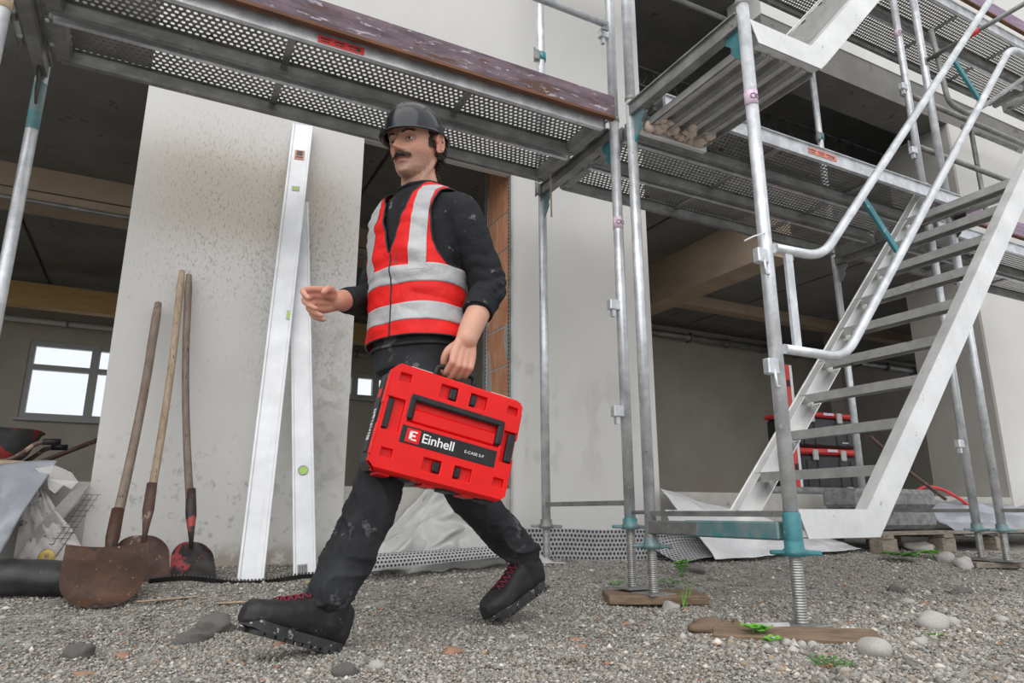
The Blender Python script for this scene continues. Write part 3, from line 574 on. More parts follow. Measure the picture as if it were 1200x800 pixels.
def ex2(put, x, y, f, R, t, th):
    o = put('label', .06, -.01, (.05, .042), GREYF, 'small grey barcode label')
    for i in range(7): put('barcode_line', .06, -.026+i*.006, (.04, .002+.002*(i % 2)), DARK, par=o, depth=.002)
    m = MB(); Rz = Matrix((y, x, f)).transposed(); m.lathe([(.019, 0), (.024, 0), (.024, .004), (.019, .004)], x*.50+f*(th*.28), 20, Rz); v_ = m.build('vial', GREYF, t)
    MB().lathe([(.0001, .002), (.018, .002)], x*.50+f*(th*.28), 20, Rz).build('vial_fluid', VIAL, v_)
batten('spirit_level', 'white spirit level with a round green vial near its foot, leaning behind the straightedge', (.642, 3.22, .055), (.535, 3.54, 1.98), .098, .026, 'level', ex2)

# wheelbarrow on the slab at the left
wb = thing('wheelbarrow', 'dark wheelbarrow tub with red smears behind the left opening', 'wheelbarrow', (-.78, 4.3, .49))
m = MB(); sec = [(.13, .10, .085), (.19, .15, .16), (.235, .20, .262), (.25, .21, .272), (.245, .205, .275), (.228, .192, .262), (.12, .09, .095), (.001, .001, .09)]
def tubf(u, v):
    k_ = v*(len(sec)-1); i = min(int(k_), len(sec)-2); f_ = k_-i; a, b, h_ = [sec[i][q]*(1-f_)+sec[i+1][q]*f_ for q in range(3)]; t_ = u*2*math.pi
    c, s_ = math.cos(t_), math.sin(t_); e = .6; return V(a*math.copysign(abs(c)**e, c), b*math.copysign(abs(s_)**e, s_), h_)
m.grid(tubf, 36, 28, closeu=True); m.v += [(0, 0, .085)]; 
o = m.build('tub', mat('worn_black_tub', (.05, .05, .052), (.10, .10, .10), .6, 0, 8, bump=.2, spots=[((.45, .05, .05), 7, .50)]), wb)
for s_ in (-1, 1):
    h_ = MB().tube(bend([(-.2, s_*.15, .05), (.16, s_*.17, .12), (.245, s_*.17, .205), (.30, s_*.17, .215)], .05), .012, 10).build('handle', RUSTD, wb)
    MB().tube([(.27, s_*.17, .212), (.345, s_*.17, .215)], .016, 10).build('grip', BLACKP, h_)
    MB().tube(bend([(.12, s_*.15, .10), (.10, s_*.15, .0), (.0, s_*.13, .0)], .03), .010, 8).build('leg', RUSTD, wb)
wh = MB().tube([(-.38+.09*math.cos(t_), 0, .105+.09*math.sin(t_)) for t_ in np.arange(0, 6.5, .35)], .02, 8).build('wheel', BLACKP, wb)
t = thing('broom', 'broom with a pale stick and black bristles lying on the slab by the wheelbarrow', 'broom', (-.62, 4.05, .50))
MB().tube([(-.4, .05, .10), (.05, 0, .085), (.12, 0, .08)], .017, 10).build('handle', HAND2, t); bm_ = MB()
for i in range(70): a = random.uniform(-.5, .5); bm_.tube([(.10+random.uniform(0, .04), random.uniform(-.05, .05), .05+random.uniform(0, .02)), (.22+random.uniform(0, .04), a*.2, .03+random.uniform(-.01, .03))], .003, 4)
o = bm_.build('bristles', BLACKP, t); o['kind'] = 'stuff'
tag(MB().tube([(-.82, 4.66, .50), (-.30, 4.70, .78)], .014, 10).build('wooden_pole', RUSTD), 'thin brown pole slanting behind the wheelbarrow grip to the left pier', 'pole')

# plastic sheets, membranes
def plastic(name, c, alpha, rough=.3):
    m = mat(name, c, tuple(min(1, x*1.25) for x in c), rough, 0, 7, bump=.5, bscale=9, bdist=.02, spots=[(tuple(x*.6 for x in c), 11, .66)]); p = m.node_tree.nodes['Principled BSDF']; p.inputs['Alpha'].default_value = alpha; p.inputs['Subsurface Weight'].default_value = 0; return m
FOIL = plastic('clear_plastic_film', (.60, .60, .585), .62, .2); TARP = plastic('grey_blue_film', (.30, .315, .35), 1, .38); TARPW = plastic('white_film', (.60, .60, .61), 1, .45)
def sheet(name, label, cat, fn, nu, nv, mt_, parent=None):
    m = MB(); m.grid(lambda u, v: V(*fn(u, v)), nu, nv); o = m.build(name, mt_, parent); sd = o.modifiers.new('solid', 'SOLIDIFY'); sd.thickness = .0015; return tag(o, label, cat)
def ridge(x, z, k, seed):        # faceted crumple: distance between cell centres
    d = noise.voronoi((x*k, z*k, seed))[0]; return d[1]-d[0]
def f1(u, v):
    x = .93+1.02*u; env = math.sin(math.pi*min(1, u*1.05+.02))**.6*(.55+.45*math.sin(u*2.6)); top = .50*env*(1 if u > .45 else .35+.65*u/.45)
    r_ = ridge(u*1.6+v*.4, v, 2.6, 3); z_ = top*v + .02*noise.noise((u*9, v*9, 0)); y_ = 3.12+.38*v**1.3 - .22*r_*math.sin(math.pi*v) - .05*noise.noise((u*5, v*5, 4)) + .05
    x += .05*noise.noise((u*4, v*6, 7)); return (x, min(y_, 3.54), gz(x, 3.2)+.01+z_+.05*r_*v)
sheet('plastic_sheet', 'crumpled clear plastic sheet heaped against the wall behind the walking man', 'plastic sheet', f1, 90, 60, FOIL)
def f2(u, v):
    x = 2.86+1.25*u; top = .40-.30*u; r_ = ridge(u*2, v, 2.2, 9); z_ = top*v; y_ = 3.05+.45*v-.10*r_*math.sin(math.pi*v)+.03*noise.noise((u*5, v*5, 2)); return (x+.04*noise.noise((u*4, v*4, 1)), min(y_, 3.53), gz(x, 3.1)+.02+z_+.03*r_)
sheet('plastic_sheet', 'white film with folds lying on the wall base behind the teal base beam', 'plastic sheet', f2, 80, 40, TARPW)
def f3(u, v):
    x = -.95+(.45+.13*v)*u; r_ = ridge(u*1.5, v*.8, 2.0, 5); z_ = .02+(.44-.03*math.sin(u*5))*v; y_ = 3.1+.40*v-.13*r_*math.sin(math.pi*v)+.05*noise.noise((u*3, v*3, 9)); return (x, min(y_, 3.52), gz(x, 3.2)+z_)
sheet('plastic_sheet', 'grey-blue plastic film bulging at the left edge below the wheelbarrow', 'plastic sheet', f3, 60, 50, TARP)
def f4(u, v):
    x = 5.0+2.4*u; r_ = ridge(u*3, v, 2.2, 15); z_ = .20+.27*v-.1*u*v; y_ = 2.9+.5*v-.10*r_*math.sin(math.pi*v); return (x, min(y_, 3.5), z_+.05*r_)
sheet('plastic_sheet', 'grey film draped over the right end of the pallet beside the foam bundle', 'plastic sheet', f4, 90, 40, TARP)
def memb(name, label, Lx, Ly, fn, mt_, p=.024, r=.0082, cup=.006):
    me = perf_mesh(Lx, Ly, p, p, r, name, cup, fn); o = link(name, me); me.materials.append(mt_); me.materials.append(MEMBD)
    n_ = len(me.polygons); mi = np.zeros(n_, int); mi[16::17] = 1; mi[np.arange(n_) % 17 >= 8] = 1; me.polygons.foreach_set('material_index', mi); return tag(o, label, 'membrane')
memb('dimpled_membrane', 'upright strip of grey dimpled membrane along the foot of the middle pier', 1.45, .17, lambda x, y, z: (1.72+x, 3.40+.03*math.sin(x*5)-z, gz(1.72+x, 3.36)+.005+y*(1-.45*max(0, x-.9))), MEMB)
memb('dimpled_membrane', 'flattened dimpled membrane running out below the teal base beam', 1.0, .32, lambda x, y, z: (2.65+x, 3.38-y*.9, gz(2.65+x, 3.38-y)+.015+.09*(1-y/.32)**2+.02*math.sin(x*7)+z), MEMB)
def roll(x, y, z):
    a = -.9+y/.062; R = .062*(1-.25*x) ; cx, cy = .78+x*.93, 3.02+.10*math.sin(x*2.2)
    return (cx, cy-R*math.sin(a)-z*math.sin(a), gz(cx, cy)+R*.85+R*math.cos(a)*.9+.035*x+z*math.cos(a))
memb('dimpled_membrane', 'rolled edge of grey dimpled membrane on the gravel behind the man between his legs', 1.0, .16, roll, MEMB, .02, .0064)
def f5(u, v):
    x = -.75+.62*u; a = v*2.6; return (x, 3.06-.09*math.sin(a), gz(x, 3.0)+.02+.13*(1-.25*u)-.13*(1-math.cos(a))*.5+.008*noise.noise((u*6, v*3, 1)))
sheet('black_membrane', 'black rubbery membrane roll lying at the left edge beside the brown scoop', 'membrane', f5, 60, 24, BLACKM)
bd_ = MB()
for i in range(46):
    x = -.70+i*.0125; bd_.lathe([(.0001, .011), (.005, .010), (.0065, .004), (.0065, 0)], (x, 3.065, gz(x, 3.06)+.135-.035*(x+.75)/.62), 8)
o = tag(bd_.build('membrane_dimples', BLACKM), 'row of black dimples along the top of the black membrane roll at the left edge', 'membrane', kind='stuff')
st = MB(); st.grid(lambda u, v: V(.03+.70*u, 3.17-.13*u+.022*v, gz(.03+.7*u, 3.15)+.022+.012*math.sin(u*9)-.02*v), 60, 3)
for i in range(50): x = .035+i*.0137; st.lathe([(.0001, .008), (.004, .007), (.005, 0)], (x, 3.17-.13*(x-.03)/.7, gz(x, 3.15)+.022+.012*math.sin((x-.03)/.7*9)), 7)
tag(st.build('membrane_strip', BLACKM), 'thin black dimpled membrane edge running along the ground below the leaning levels', 'membrane', kind='stuff')
# broken insulation corner with washer at the left pier foot
ins = thing('insulation_board', 'broken foil-faced insulation sloping at the lower left corner of the left pier', 'insulation', (-.24, 3.5, 0))
INS = mat('foil_insulation', (.55, .52, .50), (.68, .63, .62), .7, 0, 30, bump=.9, bscale=30, spots=[((.20, .19, .18), 24, .60), ((.78, .76, .74), 16, .63)])
m = MB(); m.grid(lambda u, v: V((-.22+.30*u*(1-v)*1.0)*1.0-.0+(.22-.02)*0, -.02-.04*(1-v)+.02*noise.noise((u*7, v*7, 3)), .12+.42*v+.02*noise.noise((u*6, v*4, 6))), 20, 30); m.build('board', INS, ins)
m = MB(); pts = [(-.235, -.06, .15), (-.16, -.05, .30), (-.05, -.03, .46), (.0, -.02, .47), (-.03, -.02, .40), (-.12, -.04, .26), (-.17, -.06, .14)]; m.prism(pts, (0, .02, 0)); m.build('torn_edge', MORT, ins)
m = MB()
for i in range(12): m.tube([(-.13+i*.011, -.055, .19+i*.022), (-.07+i*.011, -.05, .19+i*.022)], .0012, 4)
for i in range(3): m.tube([(-.12+i*.02, -.055, .18), (.0+i*.02, -.045, .43)], .0012, 4)
m.build('reinforcing_mesh', DARK, ins)['kind'] = 'stuff'
o = MB().lathe([(.008, 0), (.028, 0), (.030, .003), (.026, .006), (.008, .004)], (-.105, -.085, .186), 22, Matrix.Rotation(math.pi/2, 3, 'X')).build('washer', mat('brass_yellow', (.50, .36, .08), (.62, .48, .16), .45, .4, 30, bump=0), ins)
m = MB(); m.prism([(-.14, -.05, .50), (-.07, -.06, .515), (-.01, -.05, .49), (.02, -.04, .45), (-.0, -.045, .42), (-.03, -.05, .435), (-.055, -.05, .40), (-.08, -.055, .42), (-.09, -.05, .46)], (0, .012, 0)); tag(m.build('torn_cardboard', WHITEALU), 'scrap')
# scrap piece needs its own place
bpy.data.objects['torn_cardboard'].data.materials[0] = mat('chalky_scrap', (.55, .54, .52), (.66, .65, .63), .8, 0, 12, bump=.3)
bpy.data.objects['torn_cardboard'].location = (-.30, 3.50, .035); tag(bpy.data.objects['torn_cardboard'], 'flat torn off-white scrap of board lying over the slab edge at the left', 'scrap')

# toolboxes on the slab
TBX = mat('toolbox_black', (.018, .018, .02), (.03, .03, .032), .5, 0, 20, bump=.1)
def toolbox(z, label, h=.30):
    t = thing('toolbox', label, 'toolbox', (4.83, 3.93, z), math.radians(-3), 'stacked black toolboxes with red lids')
    W_, D_ = .68, .36
    m = MB(); m.box((0, 0, h*.43), (W_*.94, D_*.94, h*.84), bev=.02)
    for a in (-.24, -.12, .12, .24): m.box((a, -D_*.47, h*.40), (.05, .02, h*.66), bev=.006)
    m.build('body', TBX, t); m = MB(); m.box((0, 0, h*.92), (W_, D_, h*.13), bev=.018); m.build('lid', REDD, t)
    for a in (-.17, .14): MB().box((a, -D_*.5, h*.84), (.055, .02, .085), bev=.005).build('latch', GREYF, t)
    MB().box((.02, -D_*.505, h*.94), (.11, .006, .02)).build('label', PINK, t)
    MB().box((.2, -D_*.482, h*.16), (.10, .006, .010)).build('small_label', GREYF, t)
    return t
toolbox(.492, 'bottom black toolbox with a red lid standing on the slab behind the stair', .37); toolbox(.862, 'top black toolbox with a red lid stacked on the other behind the stair', .29)
t = thing('spirit_level', 'short red and white spirit level standing upright left of the toolboxes', 'level', (4.36, 3.72, .495))
MB().box((0, 0, .5), (.045, .03, 1.0), bev=.003).build('body', REDD, t); MB().box((.042, 0, .5), (.028, .03, 1.0), bev=.003).build('white_side', WHITEALU, t)
for zz in (.2, .5, .85): MB().box((0, -.017, zz), (.03, .006, .05)).build('vial', BLACKP, t)
# pallet, foam bundle, pole, hose
pl_ = thing('wooden_pallet', 'grey wooden pallet on the ground right of the stair', 'pallet', (4.16, 2.92, .09), math.radians(-2))
for i in range(7): MB().box((.95, .04+.075*i*1.0, .137), (1.9, .07, .022), bev=.002).build('top_board', WOODG, pl_)
for i in range(4): MB().box((.05+i*.6, .27, .115), (.10, .54, .022), bev=.002).build('cross_board', WOODG, pl_)
for i in range(4):
    for j in range(2): MB().box((.07+i*.59, .06+j*.40, .055), (.14, .10, .098), bev=.004).build('block', WOODG, pl_)
for j in range(2): MB().box((.95, .06+j*.40, .0), (1.9, .10, .018), bev=.002).build('bottom_board', WOODG, pl_)
fb = thing('foam_bundle', 'two stacked grey foam slabs lying on the pallet', 'foam', (4.10, 3.02, .245))
for i in range(2):
    m = MB(); m.box((.42+.02*i, .16, .068+.137*i), (.84, .30, .132), bev=.03); m.build('foam_slab', FOAM, fb)
tag(MB().tube([(4.62, 3.25, .90), (5.02, 3.28, .68), (5.5, 3.30, .46)], .014, 8).build('wooden_pole', RUSTD), 'thin reddish-brown pole slanting behind the right posts', 'pole')
tag(MB().tube(bend([(5.2, 3.36, .50), (5.35, 3.36, .56), (5.55, 3.34, .54), (5.75, 3.30, .44), (5.9, 3.3, .34)], .1, 8), .013, 8).build('red_hose', REDD), 'red hose looping over the film right of the foam slabs', 'hose')
tag(MB().tube([(3.9, 3.62, .515), (4.3, 3.64, .515), (4.9, 3.6, .512)], .03, 10).build('foam_tube', FOAM), 'grey foam tube lying along the slab edge in front of the toolboxes', 'foam')

# boards under the jacks
def board(label, c, d, rz, mt_=WOODB, rx=0):
    m = MB(); m.box((0, 0, 0), d, bev=.004); o = m.build('wooden_board', mt_)
    for v in o.data.vertices: v.co.z += .004*noise.noise(v.co*9)
    o.location = c; o.rotation_euler = (rx, 0, rz); return tag(o, label, 'board')
board('brown wooden board under the two paired screw jacks', (1.90, 2.40, gz(1.87, 2.43)+.027), (.40, .24, .036), math.radians(-28))
board('dark flat board under the two right screw jacks', (4.62, 2.40, gz(4.44, 2.43)+.02), (.62, .24, .034), math.radians(-30), WOODG)
board('half-buried dark board under the nearest screw jack', (1.72, 1.53, .004), (.46, .16, .034), math.radians(-44), WOODB, .05)
board('thin pale wood strip lying in the gravel beside the brown scoop', (.10, 2.86, gz(.1, 2.86)+.012), (.22, .018, .006), math.radians(20), HAND2)
board('thin brown wood strip lying beyond the toe of the front boot', (.30, 2.75, gz(.3, 2.75)+.012), (.10, .02, .006), math.radians(-20), HAND2)
# stones and rubble
ROCK = mat('grey_rubble', (.20, .19, .17), (.36, .345, .32), .9, 0, 18, bump=.9, bscale=45, bdist=.01, spots=[((.50, .48, .45), 40, .62)])
for i, (x, y, a, b, c, lb) in enumerate((
    (2.296, 1.475, .055, .042, .040, 'large smooth grey stone at the right, alone on the gravel'), (1.688, 1.250, .048, .038, .032, 'smooth pale stone with a brown end beside the half-buried board'),
    (4.65, 3.0, .09, .05, .045, 'flattened grey stone in front of the pallet block'), (4.35, 2.66, .06, .05, .045, 'round grey stone beside the weeds in front of the pallet'), (.217, 2.40, .06, .045, .035, 'jagged grey rock lump left of the front boot'),
    (.15, 2.28, .05, .035, .025, 'low jagged lump beside the larger rock left of the front boot'), (1.60, 1.50, .020, .018, .016, 'first small round pebble right of the bright clover'), (1.625, 1.475, .017, .016, .014, 'second small round pebble right of the bright clover'),
    (1.645, 1.44, .018, .013, .014, 'third small round pebble right of the bright clover'), (1.665, 1.42, .015, .014, .014, 'fourth small round pebble right of the bright clover'), (4.25, 2.50, .065, .05, .045, 'whitish stone in the gravel left of the right jack board'),
    (3.10, 2.15, .035, .03, .022, 'small grey stone in the dark soil behind the nearest jack'), (3.35, 2.0, .06, .03, .018, 'flat pale stone in the dark soil right of the nearest jack'), (1.83, 2.21, .035, .03, .024, 'grey stone in front of the board of the paired jacks'),
    (.516, 1.70, .022, .018, .014, 'pale pebble right of the front boot heel'), (1.02, 1.93, .035, .025, .006, 'flat whitish stone on the gravel in front of the rear boot'), (2.55, 2.90, .07, .05, .03, 'brownish rubble lump below the dimpled membrane strip'),
    (2.42, 1.49, .03, .025, .02, 'small stone beside the large smooth stone at the right'), (2.58, 1.42, .022, .02, .015, 'small pale stone beyond the large smooth stone'), (.43, 1.66, .03, .022, .02, 'dark little stone under the heel of the front boot'),
    (-.12, 2.2, .035, .03, .025, 'dark clod at the lower left'), (2.8, 1.9, .03, .02, .015, 'flat grey stone in the soil between jack and large stone'), (1.95, 1.30, .022, .02, .016, 'small stone right of the pale brown-ended stone'))):
    stone(x, y, a, b, c, lb, ROCK if ('lump' in lb or 'clod' in lb or 'dark' in lb) else STONE, i+2, rough=.16 if 'smooth' in lb or 'round' in lb else .45, rz=i*1.3)
for i, (x, y, s_, lb) in enumerate(((1.115, 1.741, .016, 'orange brick chip at the bottom centre'), (.745, 1.786, .03, 'pinkish-red brick crumb patch beside the rear boot print'), (1.159, 1.834, .018, 'small orange brick chip behind the bottom centre one'), (2.16, 1.62, .015, 'orange chip in the soil left of the large smooth stone'),
    (.36, 2.10, .02, 'yellowish brick chip below the toe of the front boot'), (-.02, 2.16, .022, 'orange-brown chip at the lower left'), (-.09, 1.92, .018, 'orange-brown chip nearest the lower left corner'), (1.50, 2.05, .02, 'brick chip left of the clover'), (1.62, 1.33, .012, 'tiny brick chip by the pale stone'), (1.9, 1.72, .02, 'brown brick piece behind the nearest jack'))):
    stone(x, y, s_*1.3, s_*.7, s_*.4, lb, BRKBIT, i+40, 'brick_chip', 'brick chip', .5, rz=i)
stone(1.60, 1.73, .085, .05, .03, 'brown wet clod behind the bright clover', WOODB, 77, rough=.5, rz=-.7); stone(1.70, 1.74, .03, .025, .025, 'small brown lump behind the bright clover', WOODB, 78, rough=.5)
t = MB(); R3 = Matrix.Rotation(math.pi/2, 3, 'Y'); t.lathe([(.012, -.05), (.015, -.05), (.015, .05), (.012, .05), (.012, -.05)], (0, 0, 0), 16, Matrix.Rotation(math.radians(-25), 3, 'Z') @ R3)
o = t.build('pipe_stub', MORT); o.location = (1.725, 1.615, .02); tag(o, 'short broken grey pipe beside the foot of the nearest jack', 'pipe')
tag(MB().lathe([(.0001, .02), (.018, .016), (.026, 0), (.022, 0)], (2.28, 2.88, gz(2.28, 2.88)+.008), 14).build('teal_disc', TEAL), 'small teal plastic cap lying below the membrane behind the paired jacks', 'cap')

def weed(x, y, label, n_, h_, ls, mt_, spread=.03, trefoil=False):
    t = thing('weed', label, 'plant', (x, y, gz(x, y)))
    for i in range(n_):
        a = i*2.4; r_ = spread*math.sqrt((i+.5)/n_); tip = V(r_*math.cos(a), r_*math.sin(a), h_*(.6+.4*random.random()))
        MB().tube([(tip.x*.2, tip.y*.2, 0), (tip.x*.6, tip.y*.6, tip.z*.6), tip], .0009, 5).build('stem', mt_, t)
        m = MB()
        for k_ in range(3 if trefoil else 1):
            b = a+k_*2.094; d = V(math.cos(b), math.sin(b), .15).normalized(); s_ = V(-math.sin(b), math.cos(b), 0); pts = []
            for q in range(10):
                th = q/10*2*math.pi; ww = (.42 if not trefoil else .55)*ls; pts.append(tip+d*(ls*.5*(1-math.cos(th)))+s_*(ww*math.sin(th)*(1 if trefoil else .8))+V(0, 0, .12*ls*math.cos(2*th)))
            m.prism(pts, (0, 0, .0006))
        m.build('leaf', mt_, t)
weed(1.618, 1.575, 'bright green clover beside the nearest jack', 7, .045, .022, LEAF, .03, True); weed(1.60, 1.50, 'low bright clover just below the taller one', 5, .02, .020, LEAF, .02, True)
weed(1.49, 1.225, 'dark green low weed in front of the half-buried board', 34, .018, .012, LEAFD, .05); weed(2.40, 2.80, 'small leafy weed at the foot of the dimpled membrane', 9, .08, .028, LEAF, .03, True)
weed(1.95, 2.72, 'tiny weed right of the rear boot', 8, .02, .016, LEAF, .03); weed(2.2, 2.65, 'weed beside the left of the paired jacks', 10, .035, .026, LEAFD, .05)
weed(4.05, 2.75, 'leafy weed in front of the pallet beside the stair foot', 16, .05, .035, LEAFD, .10, True); weed(4.35, 2.75, 'weed in front of the pallet beside the flattened stone', 10, .05, .03, LEAF, .05, True)
weed(4.72, 2.32, 'tiny weed at the edge of the right jack board', 7, .03, .02, LEAFD, .03); weed(1.72, 1.50, 'small moss tuft on the half-buried board behind the jack', 10, .01, .01, LEAF, .03); weed(2.15, 1.38, 'small green tuft right of the pale stone', 8, .01, .012, LEAF, .02)
for (x, y) in ((1.93, 2.24), (1.90, 2.22)):
    t = thing('grass_tuft', 'grass blades in front of the board of the paired jacks' + (', right tuft' if x > 1.91 else ', left tuft'), 'grass', (x, y, gz(x, y)))
    for i in range(4):
        a = random.uniform(-.4, .9); MB().prism([(-.002, 0, 0), (.002, 0, 0), (.03*a+.002, .005, .04), (.07*a, .01, .07+.01*i)], (0, .0008, 0)).build('blade', LEAF, t)
# ---------------------------------------------------------------- the walking man
def fuse(mb, voxel, name, mt_, parent=None, smooth=4, keep=None):
    tmp = mb.build('tmp_'+name, None); r_ = tmp.modifiers.new('r', 'REMESH'); r_.mode = 'VOXEL'; r_.voxel_size = voxel; r_.use_smooth_shade = True
    if smooth: s_ = tmp.modifiers.new('s', 'SMOOTH'); s_.factor = .5; s_.iterations = smooth
    dg = bpy.context.evaluated_depsgraph_get(); me = bpy.data.meshes.new_from_object(tmp.evaluated_get(dg)); me.name = name
    bpy.data.objects.remove(tmp); me.materials.clear(); me.materials.append(mt_)
    me.polygons.foreach_set('use_smooth', [True]*len(me.polygons)); return link(name, me, parent)
def co(me): a = np.empty(len(me.vertices)*3); me.vertices.foreach_get('co', a); return a.reshape(-1, 3)
def setco(me, a): me.vertices.foreach_set('co', a.ravel()); me.update()
def nor(me): a = np.empty(len(me.vertices)*3); me.vertex_normals.foreach_get('vector', a); return a.reshape(-1, 3)
def chain(mb, pts, rad, n=16, sub=5, flat=None):
    """tapered limb through joints, rounded ends; flat = (axis, factor) squeezes the section"""
    P_ = [Vector(p) for p in pts]; P2 = [P_[0]*2-P_[1]]+P_+[P_[-1]*2-P_[-2]]; out, rr = [], []
    for i in range(len(P_)-1):
        for k_ in range(sub):
            t = k_/sub; a, b, c, d = P2[i:i+4]; t = t*1.0
            q = .5*((2*b)+(c-a)*t+(2*a-5*b+4*c-d)*t*t+(3*b-a-3*c+d)*t**3); out.append(q); rr.append(rad[i]*(1-t)+rad[i+1]*t)
    out.append(P_[-1]); rr.append(rad[-1]); d0 = (out[0]-out[1]).normalized(); d1 = (out[-1]-out[-2]).normalized()
    pre = [(out[0]+d0*rr[0]*s_, rr[0]*math.sqrt(1-s_*s_)) for s_ in (.98, .85, .6, .3)]; post = [(out[-1]+d1*rr[-1]*s_, rr[-1]*math.sqrt(1-s_*s_)) for s_ in (.3, .6, .85, .98)]
    A = [p for p, _ in pre]+out+[p for p, _ in post]; Rr = [r for _, r in pre]+rr+[r for _, r in post]
    n0 = len(mb.v); mb.tube(A, Rr, n)
    if flat:
        ax = Vector(flat[0]).normalized()
        for i in range(len(A)):
            for k_ in range(n):
                q = Vector(mb.v[n0+i*n+k_]); mb.v[n0+i*n+k_] = tuple(q - ax*((q-A[i]).dot(ax))*(1-flat[1]))
    return mb
man = thing('person', 'man in black helmet and red reflective vest striding left with a red case', 'person', (.80, 2.08, 0))
inv = Vector((.80, 2.08, 0))
SKIN = mat('skin', (1, 1, 1), (.93, .90, .88), .5, 0, 30, bump=.12, bscale=160, bdist=.001, attr='col'); SKIN.node_tree.nodes['Principled BSDF'].inputs['Subsurface Weight'].default_value = .05; SKIN.node_tree.nodes['Principled BSDF'].inputs['Subsurface Radius'].default_value = (.01, .004, .002); SKIN.node_tree.nodes['Principled BSDF'].inputs['Subsurface Scale'].default_value = .3
HAIR = mat('dark_hair', (.022, .015, .012), (.05, .035, .028), .5, 0, 40, bump=0)
SWEAT = mat('black_sweatshirt', (.012, .0125, .0145), (.022, .023, .027), .85, 0, 5, bump=.5, bscale=18, bdist=.02, spots=[((.13, .135, .14), 18, .62), ((.5, .5, .5), 55, .74)], spec=.25)
TROU = mat('black_work_trousers', (.014, .015, .017), (.038, .040, .044), .8, 0, 7, bump=.25, bscale=140, bdist=.002, spots=[((.11, .11, .115), 9, .58), ((.30, .30, .30), 60, .72)], spec=.3)
VEST = mat('red_vest_fabric', (.80, .016, .014), (.68, .012, .011), .62, 0, 7, bump=.55, bscale=12, bdist=.02, spots=[((.45, .03, .03), 9, .68)], spec=.3)
REFL = mat('reflective_tape', (.40, .405, .415), (.47, .475, .485), .45, .1, 9, bump=.5, bscale=14, bdist=.02, spots=[((.62, .62, .62), 30, .70)])
BOOT = mat('black_boot_leather', (.010, .010, .011), (.020, .020, .022), .6, 0, 10, bump=.4, bscale=70, bdist=.002, spots=[((.16, .16, .155), 40, .66)])
SOLE = mat('boot_sole', (.025, .025, .025), (.05, .05, .05), .8, 0, 20, bump=.4, spots=[((.40, .38, .35), 60, .60)])
LACE = mat('crimson_lace', (.20, .010, .035), None, .7, bump=0)
HELM = mat('helmet_shell', (.006, .008, .012), (.009, .011, .016), .16, 0, 10, bump=.05, bscale=30, coat=.35, spec=.4, spots=[((.06, .065, .07), 22, .74)])
EYEW = mat('eye_white', (.62, .58, .55), None, .3, bump=0); IRIS = mat('iris', (.04, .025, .015), None, .2, bump=0)
hz = Vector((0, 0, 1))
# joints
Ft, Lt = V(-.888, -.46, 0).normalized(), V(.46, -.888, 0).normalized()
SHL, ELL, WRL = V(.805, 1.925, 1.325), V(.900, 1.915, 1.075), V(.790, 1.828, .862)
SHR, ELR, WRR = V(.655, 2.235, 1.345), V(.625, 2.30, 1.10), V(.460, 2.120, 1.018)
HPL, KNL, ANL = V(.770, 2.015, .86), V(.592, 1.955, .475), V(.440, 1.902, .120)
HPR, KNR, ANR = V(.705, 2.145, .86), V(.915, 2.135, .450), V(1.222, 2.235, .175)
zs = np.array([.80, .86, .90, .98, 1.08, 1.18, 1.27, 1.33, 1.375, 1.405, 1.432, 1.455, 1.475])
TA = np.array([.155, .163, .163, .158, .160, .170, .182, .186, .168, .130, .082, .062, .058])
TB = np.array([.110, .118, .118, .112, .114, .120, .120, .112, .096, .080, .066, .058, .054])
def tc_(z):
    f_ = min(1, max(0, (z-.8)/.65)); c = V(.735, 2.080, z).lerp(V(.715, 2.078, z), f_); return c + Ft*(.012*math.sin(math.pi*min(1, f_*1.2)))
def tor(th, z, off=0):
    a, b = np.interp(z, zs, TA)+off, np.interp(z, zs, TB)+off; c, s_ = math.cos(th), math.sin(th); e = .86
    # rounded cloth: sagging front hem and shoulder slope
    return tc_(z)+Ft*(b*math.copysign(abs(c)**e, c))+Lt*(a*math.copysign(abs(s_)**e, s_))
def zfine(n_, z0, z1): return [z0+(z1-z0)*i/n_ for i in range(n_+1)]

# --- head in its own frame (x forward, y left, z up from the chin), then placed
Fh = V(-.815, -.58, -.17).normalized(); Lh = hz.cross(Fh).normalized(); Uh = Fh.cross(Lh).normalized(); HS = 1.10; HO = V(.706, 2.090, 1.480)
def Hw(x, y, z): return HO + (Fh*x+Lh*y+Uh*z)*HS
hzv = [-.004, .004, .015, .03, .05, .07, .09, .11, .13, .15, .17, .19, .207, .222, .232, .236]
hxf = [.035, .064, .078, .083, .080, .082, .083, .083, .084, .089, .088, .081, .068, .049, .025, .0]
hxb = [.0, .004, -.012, -.035, -.055, -.068, -.080, -.090, -.097, -.100, -.099, -.093, -.080, -.058, -.030, .0]
hw = [.018, .030, .042, .051, .058, .0635, .068, .071, .073, .0745, .0745, .071, .062, .046, .024, .0]
hxb[0] = -.0
def G(v, c, s_): return math.exp(-((v-c)/s_)**2)
FZ = .012
